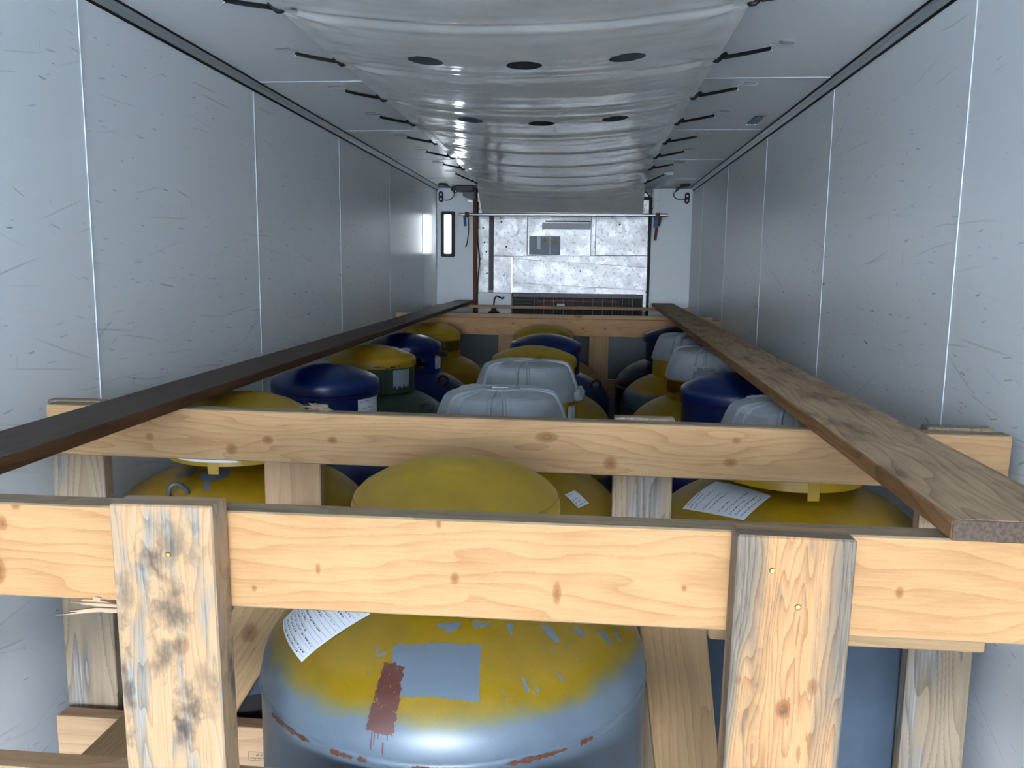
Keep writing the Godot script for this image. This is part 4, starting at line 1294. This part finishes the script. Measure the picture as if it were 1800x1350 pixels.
		bev(st, Vector3(0.085, 0.022, 0.07), 0.006, Transform3D(Basis(Vector3.BACK, 0.12 * s) * Basis(Vector3.UP, -0.3 * s), Vector3(0, -0.011, 0)))
		put(st, "shoe", M.black_plastic, sh)
		st = mb()
		tube(st, smooth([Vector3(-s * 0.03, -0.015, -0.02), Vector3(-s * 0.06, -0.03, -0.1), Vector3(-s * 0.055, -0.045, -0.22)]), 0.006, 6)
		put(st, "cable", M.rubber, sh)
	# black motor box with grey bracket on the left
	var mbx := thing("motor_box", "black box with a grey bracket at the top corner of the aluminium housing", "box", Vector3(-0.94, 2.50, ZF))
	put(box(Vector3(0.17, 0.055, 0.12), 0.006), "case", M.black_plastic, mbx, Transform3D(Basis.IDENTITY, Vector3(0, 0.02, 0.065)))
	put(box(Vector3(0.05, 0.03, 0.08), 0.004), "lug", M.black_plastic, mbx, Transform3D(Basis.IDENTITY, Vector3(-0.10, 0.03, 0.045)))
	var stb := mb()
	prism(stb, PackedVector2Array([Vector2(-0.03, -0.008), Vector2(0.085, -0.008), Vector2(0.085, -0.085), Vector2(0.05, -0.075), Vector2(-0.02, -0.05)]), 0.06)
	put(stb, "bracket", M.primer_grey, mbx, Transform3D(Basis.IDENTITY, Vector3(0, 0, 0.006)))
	st = mb()
	tube(st, smooth([Vector3(-0.09, 0.0, 0.02), Vector3(-0.105, -0.012, 0.02), Vector3(-0.115, 0.0, 0.02), Vector3(-0.112, 0.015, 0.02)]), 0.005, 6)
	put(st, "cable", M.rubber, mbx)
	# black angle on the right and white conduit
	var an := thing("angle_bracket", "black steel angle with a hanging lead beside the white conduit", "bracket", Vector3(0.79, 2.43, ZF))
	put(box(Vector3(0.10, 0.028, 0.03), 0.003), "arm", M.rubber, an, Transform3D(Basis.IDENTITY, Vector3(0, 0.012, 0.02)))
	st = mb()
	tube(st, smooth([Vector3(-0.06, 0.065, 0.03), Vector3(-0.02, 0.07, 0.03), Vector3(0.01, 0.055, 0.03), Vector3(0.03, 0.02, 0.03), Vector3(0.045, -0.04, 0.03), Vector3(0.06, -0.09, 0.03)]), 0.007, 6)
	put(st, "lead", M.rubber, an)
	var cd := thing("conduit", "flat white conduit running down the bulkhead beside the aluminium housing", "conduit", Vector3(0.885, 0, ZF))
	put(box(Vector3(0.058, 0.45, 0.02), 0.003), "cover", M.seam, cd, Transform3D(Basis.IDENTITY, Vector3(0, 2.32, 0.011)))
	put(box(Vector3(0.062, 0.006, 0.024), 0.001), "joint", M.white_panel, cd, Transform3D(Basis.IDENTITY, Vector3(0, 2.42, 0.012)))
	put(box(Vector3(0.058, 0.02, 1.15), 0.003), "cover", M.seam, cd, Transform3D(Basis.IDENTITY, Vector3(0, CEIL - 0.011, 0.6)))
	var cl := thing("cover_strip", "short pale cover strip on the bulkhead between the lamp and the brown strap", "conduit", Vector3(-0.895, 0, ZF))
	put(box(Vector3(0.05, 0.30, 0.014), 0.003), "cover", M.seam, cl, Transform3D(Basis.IDENTITY, Vector3(0, 2.30, 0.008)))
	put(box(Vector3(0.054, 0.008, 0.018), 0.001), "joint", M.steel, cl, Transform3D(Basis.IDENTITY, Vector3(0, 2.41, 0.009)))
	# brown strap running down the left edge of the housing
	var bs := thing("webbing_strap", "long brown webbing strap hanging down the left edge of the aluminium housing", "strap", Vector3(-0.845, 0, ZF + 0.05))
	var sb := mb()
	bev(sb, Vector3(0.034, 1.2, 0.005), 0.001, Transform3D(Basis(Vector3.BACK, 0.004), Vector3(0, 1.83, 0)))
	put(sb, "webbing", M.strap_brown, bs)
	sb = mb()
	tube(sb, smooth([Vector3(0.028, 2.40, -0.01), Vector3(0.022, 2.1, 0), Vector3(0.045, 1.85, 0.01), Vector3(0.03, 1.65, 0), Vector3(0.02, 1.45, 0)]), 0.007, 6)
	put(sb, "edge_cord", M.rubber, bs)
	# bar with ratchet straps
	var br := thing("duct_bar", "slim aluminium bar carrying the front hem of the air duct", "bar", Vector3(0, 2.262, -7.66))
	st = mb()
	tube(st, [Vector3(-0.965, 0, 0), Vector3(0.97, 0.006, 0)], 0.0125, 12)
	put(st, "tube", M.steel, br)
	put(box(Vector3(1.93, 0.006, 0.012), 0.001), "groove", M.rubber, br, Transform3D(Basis(Vector3.BACK, 0.003), Vector3(0, 0.0155, 0.0)))
	for s in [-1.0, 1.0]:
		var rt := thing("ratchet_strap", "brown strap with blue buckle round the aluminium bar, on the side of the %s" % ("lamp" if s < 0 else "conduit"), "strap", Vector3(-0.89 if s < 0 else 0.872, 2.262, -7.645))
		sb = mb()
		for k in 3: bev(sb, Vector3(0.03, 0.05, 0.008), 0.002, Transform3D(Basis(Vector3.BACK, 0.12 * (k - 1)), Vector3(0.005 * k, 0.0, 0.008 + 0.003 * k)))
		put(sb, "loop", M.strap_brown, rt)
		sb = mb()
		bev(sb, Vector3(0.026 if s < 0 else 0.036, 0.095, 0.02), 0.005, Transform3D(Basis(Vector3.BACK, -0.06 * s), Vector3(-0.012, -0.06, 0.012)))
		put(sb, "buckle", M.strap_blue, rt)
		sb = mb()
		if s < 0:
			tube(sb, smooth([Vector3(0.02, -0.02, 0.015), Vector3(0.022, -0.14, 0.015), Vector3(0.012, -0.25, 0.015), Vector3(-0.004, -0.30, 0.015)]), 0.006, 6)
		else:
			bev(sb, Vector3(0.026, 0.12, 0.006), 0.001, Transform3D(Basis(Vector3.BACK, -0.08), Vector3(-0.008, -0.165, 0.014)))
			var sw := mb()
			bev(sw, Vector3(0.03, 0.09, 0.006), 0.001, Transform3D(Basis(Vector3.BACK, -0.12), Vector3(0.018, -0.05, 0.008)))
			put(sw, "webbing", M.strap_brown, rt)
		put(sb, "tail", M.strap_brown, rt)

func lathe_at(st, prof: Array, at: Vector3):
	var s2 := mb()
	lathe(s2, prof, 20)
	st.append_from(s2.commit(), 0, Transform3D(Basis.IDENTITY, at))

func smooth(pts: Array) -> Array:
	var c := Curve3D.new()
	for i in pts.size():
		var d: Vector3 = (pts[mini(i + 1, pts.size() - 1)] - pts[maxi(i - 1, 0)]) / 6.0
		c.add_point(pts[i], -d, d)
	c.bake_interval = 0.012
	return Array(c.get_baked_points())

func rounded_ring(hx: float, hy: float, r: float) -> Array:
	var out := []
	for q in [[1, 1, 0.0], [-1, 1, 90.0], [-1, -1, 180.0], [1, -1, 270.0]]:
		for k in 5:
			var a := deg_to_rad(q[2] + 22.5 * k)
			out.append(Vector2(q[0] * (hx - r) + cos(a) * r, q[1] * (hy - r) + sin(a) * r))
	return out

func rounded_frame(st, hx: float, hy: float, ix: float, iy: float, t: float, r: float):
	var o := rounded_ring(hx, hy, r)
	var i := rounded_ring(ix, iy, r * 0.4)
	var n := o.size()
	for k in n:
		var a: Vector2 = o[k]
		var b: Vector2 = o[(k + 1) % n]
		var c: Vector2 = i[(k + 1) % n]
		var d: Vector2 = i[k]
		q4(st, Vector3(a.x, a.y, t), Vector3(b.x, b.y, t), Vector3(c.x, c.y, t), Vector3(d.x, d.y, t), Vector3.BACK)
		q4(st, Vector3(a.x, a.y, 0), Vector3(b.x, b.y, 0), Vector3(b.x, b.y, t), Vector3(a.x, a.y, t), Vector3(a.x, a.y, 0).normalized())
		q4(st, Vector3(d.x, d.y, 0), Vector3(c.x, c.y, 0), Vector3(c.x, c.y, t), Vector3(d.x, d.y, t), -Vector3(d.x, d.y, 0).normalized())

func capsule(st, r: float, half: float, t: float):
	var p := PackedVector2Array()
	for k in 13: p.append(Vector2(cos(PI * k / 12.0) * r, half + sin(PI * k / 12.0) * r))
	for k in 13: p.append(Vector2(cos(PI + PI * k / 12.0) * r, -half + sin(PI + PI * k / 12.0) * r))
	prism(st, p, t)

# ---------------------------------------------------------------- air duct of white film and its ties
const ROW0 := 2.31
const ROW := 0.6
var wr := FastNoiseLite.new()

func duct_half(z: float) -> float:
	var ph := fposmod(z - ROW0, ROW) / ROW
	var h := 0.647 - 0.006 * sin(PI * ph)
	if z > 5.3: h = lerpf(h, 0.70, smoothstep(5.3, 6.9, z))
	if z > 6.9: h = lerpf(0.70, 0.742, (z - 6.9) / 0.75)
	return h

func duct_y(x: float, z: float) -> float:
	var e := clampf(absf(x) / 0.65, 0.0, 1.1)
	var ph := fposmod(z - ROW0, ROW) / ROW
	var d := minf(ph, 1.0 - ph) * ROW
	var y := 2.472 - 0.058 * (1.0 - e * e)
	y -= 0.009 * sin(PI * ph) * (1.0 - 0.5 * e * e)                                # belly between the rows of ties
	y += 0.004 * exp(-pow(d / 0.016, 2.0)) * (1.0 - e * 0.3) - 0.003 * exp(-pow((d - 0.05) / 0.02, 2.0))
	y += 0.0012 * wr.get_noise_2d(x * 22.0, z * 260.0) * (0.4 + 0.6 * e) + 0.0022 * wr.get_noise_2d(x * 8.0 + 50.0, z * 70.0)
	# creases running out from each eyelet
	var zr := ROW0 + ROW * roundf((z - ROW0) / ROW)
	var dx := 0.647 - absf(x)
	var dz := z - zr
	var rr := sqrt(dx * dx + dz * dz)
	if rr < 0.35 and rr > 1e-4: y += 0.0022 * sin(atan2(dz, dx) * 9.0) * smoothstep(0.35, 0.06, rr) * smoothstep(0.0, 0.05, rr)
	if z > 6.9:
		var t := clampf((z - 6.9) / 0.75, 0.0, 1.0)
		y = lerpf(y, 2.262 + 0.0135, pow(t, 1.1))
		y += 0.008 * sin(absf(x) * 18.0 + t * 5.0) * t * (1.0 - t) * e
	return y

func duct():
	wr.frequency = 0.1
	wr.seed = 9
	var t := thing("air_duct", "white plastic film air duct slung beneath the ceiling with round outlet holes", "air duct", Vector3(0, 0, 0))
	var nx := 112
	var z0 := -6.3
	var z1 := 7.655
	var nz := 900
	var holes := []
	for r in [[2.70, 0.0575], [3.74, 0.0585]]:
		for x in [-0.305, 0.012, 0.338]: holes.append([x, r[0] - (0.015 if absf(x) > 0.1 else 0.0), r[1]])
	var P := []
	for j in nz + 1:
		var z := lerpf(z0, z1, float(j) / nz)
		var hw := duct_half(z)
		var row := PackedVector3Array()
		for i in nx + 1:
			var x := lerpf(-hw, hw, float(i) / nx)
			var zz := z
			for h in holes:
				if absf(z - h[1]) > 0.09: continue
				var v := Vector2(x - h[0], zz - h[1])
				var l := v.length()
				if absf(l - h[2]) < 0.0085 and l > 1e-4:
					v *= h[2] / l
					x = h[0] + v.x
					zz = h[1] + v.y
			row.append(Vector3(x, duct_y(x, zz), -zz))
		P.append(row)
	var st := mb()
	st.set_smooth_group(0)
	var inside_hole := func(c: Vector3) -> bool:
		for h in holes:
			if Vector2(c.x - h[0], -c.z - h[1]).length() < h[2] - 0.001: return true
		return false
	for j in nz:
		var near := false
		for h in holes:
			if absf(-P[j][0].z - h[1]) < 0.1: near = true
		for i in nx:
			var a: Vector3 = P[j][i]
			var b: Vector3 = P[j][i + 1]
			var c: Vector3 = P[j + 1][i + 1]
			var d: Vector3 = P[j + 1][i]
			var ua := Vector2(float(i) / nx, float(j) / nz)
			for q in [[a, b, c], [a, c, d]]:
				if near and inside_hole.call((q[0] + q[1] + q[2]) / 3.0): continue
				for v in q:
					st.set_uv(Vector2(v.x, -v.z * 0.25))
					st.add_vertex(v)
	st.index()
	st.generate_normals()
	st.generate_tangents()
	put(st, "film", M.tarp, t)
	# welded hems along both edges
	for s in [-1.0, 1.0]:
		st = mb()
		st.set_smooth_group(0)
		for j in 300:
			var za := lerpf(z0, 6.9, j / 300.0)
			var zb := lerpf(z0, 6.9, (j + 1) / 300.0)
			var ha := duct_half(za)
			var hb := duct_half(zb)
			var v := [Vector3(s * (ha - 0.048), duct_y(ha - 0.048, za) - 0.002, -za), Vector3(s * (ha + 0.001), duct_y(ha, za) - 0.002, -za), Vector3(s * (hb + 0.001), duct_y(hb, zb) - 0.002, -zb), Vector3(s * (hb - 0.048), duct_y(hb - 0.048, zb) - 0.002, -zb)]
			for k in [0, 1, 2, 0, 2, 3]:
				st.set_uv(Vector2(v[k].x, -v[k].z * 0.25))
				st.add_vertex(v[k])
		st.index()
		st.generate_normals()
		st.generate_tangents()
		put(st, "hem", M.tarp, t)
	# rims of the outlets
	# ties
	for s in [-1.0, 1.0]:
		var hooks := [2.42, 3.01, 3.63, 4.24, 4.88, 5.47, 6.11, 6.70]
		for k in 8:
			var zg := ROW0 + ROW * k
			if k == 7: zg = 6.88
			tie(s, zg, hooks[k], k)

func tie(s: float, zg: float, zh: float, k: int):
	var gx := duct_half(zg) - 0.014
	var G := Vector3(s * gx, duct_y(gx, zg), -zg)
	var H := Vector3(s * 0.925, CEIL - 0.009, -zh)
	var where := "left" if s < 0 else "right"
	var t := thing("rubber_tie", "black rubber tie with steel hook along the duct edge on the %s side" % ("lamp's" if s < 0 else "white conduit's"), "tie", H, "rubber ties along the duct on the %s side" % ("lamp" if s < 0 else "conduit"))
	var g := G - H
	var dir := g.normalized()
	var st := mb()
	var K := Vector3(-s * 0.085, -0.004, 0.016)
	tube(st, smooth([Vector3(0, 0.006, 0), Vector3(-s * 0.004, 0, 0), K, K + Vector3(-s * 0.006, -0.012, 0.002), K + Vector3(s * 0.008, -0.022, 0)]), 0.0028, 6)
	bev(st, Vector3(0.05, 0.004, 0.012), 0.001, Transform3D(Basis(Vector3.UP, s * 0.18), Vector3(-s * 0.03, 0.007, 0.006)))
	put(st, "hook", M.chrome, t)
	st = mb()
	var a := K + Vector3(-s * 0.002, -0.014, 0.002)
	var b := g * 0.86
	b.y = g.y * 0.9
	for o in [-0.005, 0.005]:
		tube(st, [a + Vector3(0, 0, o), a.lerp(b, 0.5) + Vector3(0, -0.001, o), b + Vector3(0, 0, o)], 0.0058, 7)
	put(st, "band", M.rubber, t)
	st = mb()
	tube(st, smooth([b + Vector3(s * 0.006, 0.012, -0.008), b + Vector3(-s * 0.008, 0.002, 0.006), b + Vector3(-s * 0.022, -0.012, 0.008), b + Vector3(-s * 0.034, -0.008, 0.0), b + Vector3(-s * 0.02, -0.004, -0.006)]), 0.008, 7)
	put(st, "knot", M.rubber, t)
	st = mb()
	tube(st, smooth([b + Vector3(-s * 0.03, -0.004, 0), g + Vector3(s * 0.008, 0.0, 0), g + Vector3(-s * 0.012, -0.004, 0)]), 0.003, 6)
	bev(st, Vector3(0.022, 0.002, 0.014), 0.0005, Transform3D(Basis.IDENTITY, g + Vector3(0, -0.003, 0)))
	put(st, "eyelet", M.chrome, t)

func rag():
	var o := thing("rag", "small crumpled beige rag on top of the knotty beam beside the yellow lid", "rag", Vector3(-0.435, 1.4115, -1.942))
	var n := FastNoiseLite.new()
	n.seed = 3
	n.frequency = 0.9
	var st := mb()
	st.set_smooth_group(0)
	var P := []
	for j in 13:
		var row := []
		for i in 24:
			var a := TAU * i / 24.0
			var f := PI * j / 12.0
			var d := Vector3(sin(f) * cos(a), cos(f), sin(f) * sin(a))
			var k := 0.9 + 1.3 * n.get_noise_3d(d.x * 2.2, d.y * 2.2, d.z * 2.2)
			row.append(Vector3(d.x * 0.034 * k, maxf(d.y * 0.011 * k, -0.0055), d.z * 0.011 * k))
		P.append(row)
	for j in 12:
		for i in 24:
			var A: Vector3 = P[j][i]
			var B: Vector3 = P[j][(i + 1) % 24]
			var C: Vector3 = P[j + 1][(i + 1) % 24]
			var D: Vector3 = P[j + 1][i]
			for v in [A, B, C, A, C, D]: st.add_vertex(v)
	st.index()
	st.generate_normals()
	put(st, "cloth", M.cloth, o)

func vent():
	var v := thing("ceiling_vent", "small grey slotted vent plate set in the ceiling near the right wall", "vent", Vector3(1.097, CEIL - 0.001, -4.49))
	put(box(Vector3(0.058, 0.004, 0.225), 0.001), "plate", M.dark_steel, v)
	for k in 4:
		put(box(Vector3(0.008, 0.004, 0.2), 0.001), "slat", M.label_grey, v, Transform3D(Basis.IDENTITY, Vector3(-0.021 + 0.014 * k, -0.004, 0)))
	put(box(Vector3(0.058, 0.008, 0.01), 0.001), "lip", M.seam, v, Transform3D(Basis.IDENTITY, Vector3(0, -0.004, -0.112)))

# ---------------------------------------------------------------- scene
func _ready():
	rng.seed = 5
	var cam := Camera3D.new()
	cam.name = "camera"
	cam.fov = 50.72
	cam.near = 0.03
	cam.far = 200.0
	add_child(cam)
	cam.position = Vector3(0.2186, 1.76, 0.0)
	cam.basis = Basis(Vector3.UP, 0.0865) * Basis(Vector3.RIGHT, -0.1405) * Basis(Vector3.BACK, 0.0116)
	cam.current = true
	var sky := ProceduralSkyMaterial.new()
	sky.sky_top_color = Color(0.80, 0.865, 0.945)
	sky.sky_horizon_color = Color(0.90, 0.935, 0.975)
	sky.sky_curve = 0.2
	sky.ground_bottom_color = Color(0.45, 0.45, 0.45)
	sky.ground_horizon_color = Color(0.7, 0.71, 0.72)
	var env := Environment.new()
	env.background_mode = Environment.BG_SKY
	env.sky = Sky.new()
	env.sky.sky_material = sky
	env.background_energy_multiplier = 24.0
	env.tonemap_mode = Environment.TONE_MAPPER_LINEAR
	env.tonemap_exposure = 2.4
	env.sdfgi_enabled = true
	env.ssao_enabled = true
	env.ssil_enabled = true
	var we := WorldEnvironment.new()
	we.name = "world"
	we.environment = env
	add_child(we)
	make_materials()
	shell()
	bulkhead()
	timber()
	drums()
	duct()
	vent()
	rag()
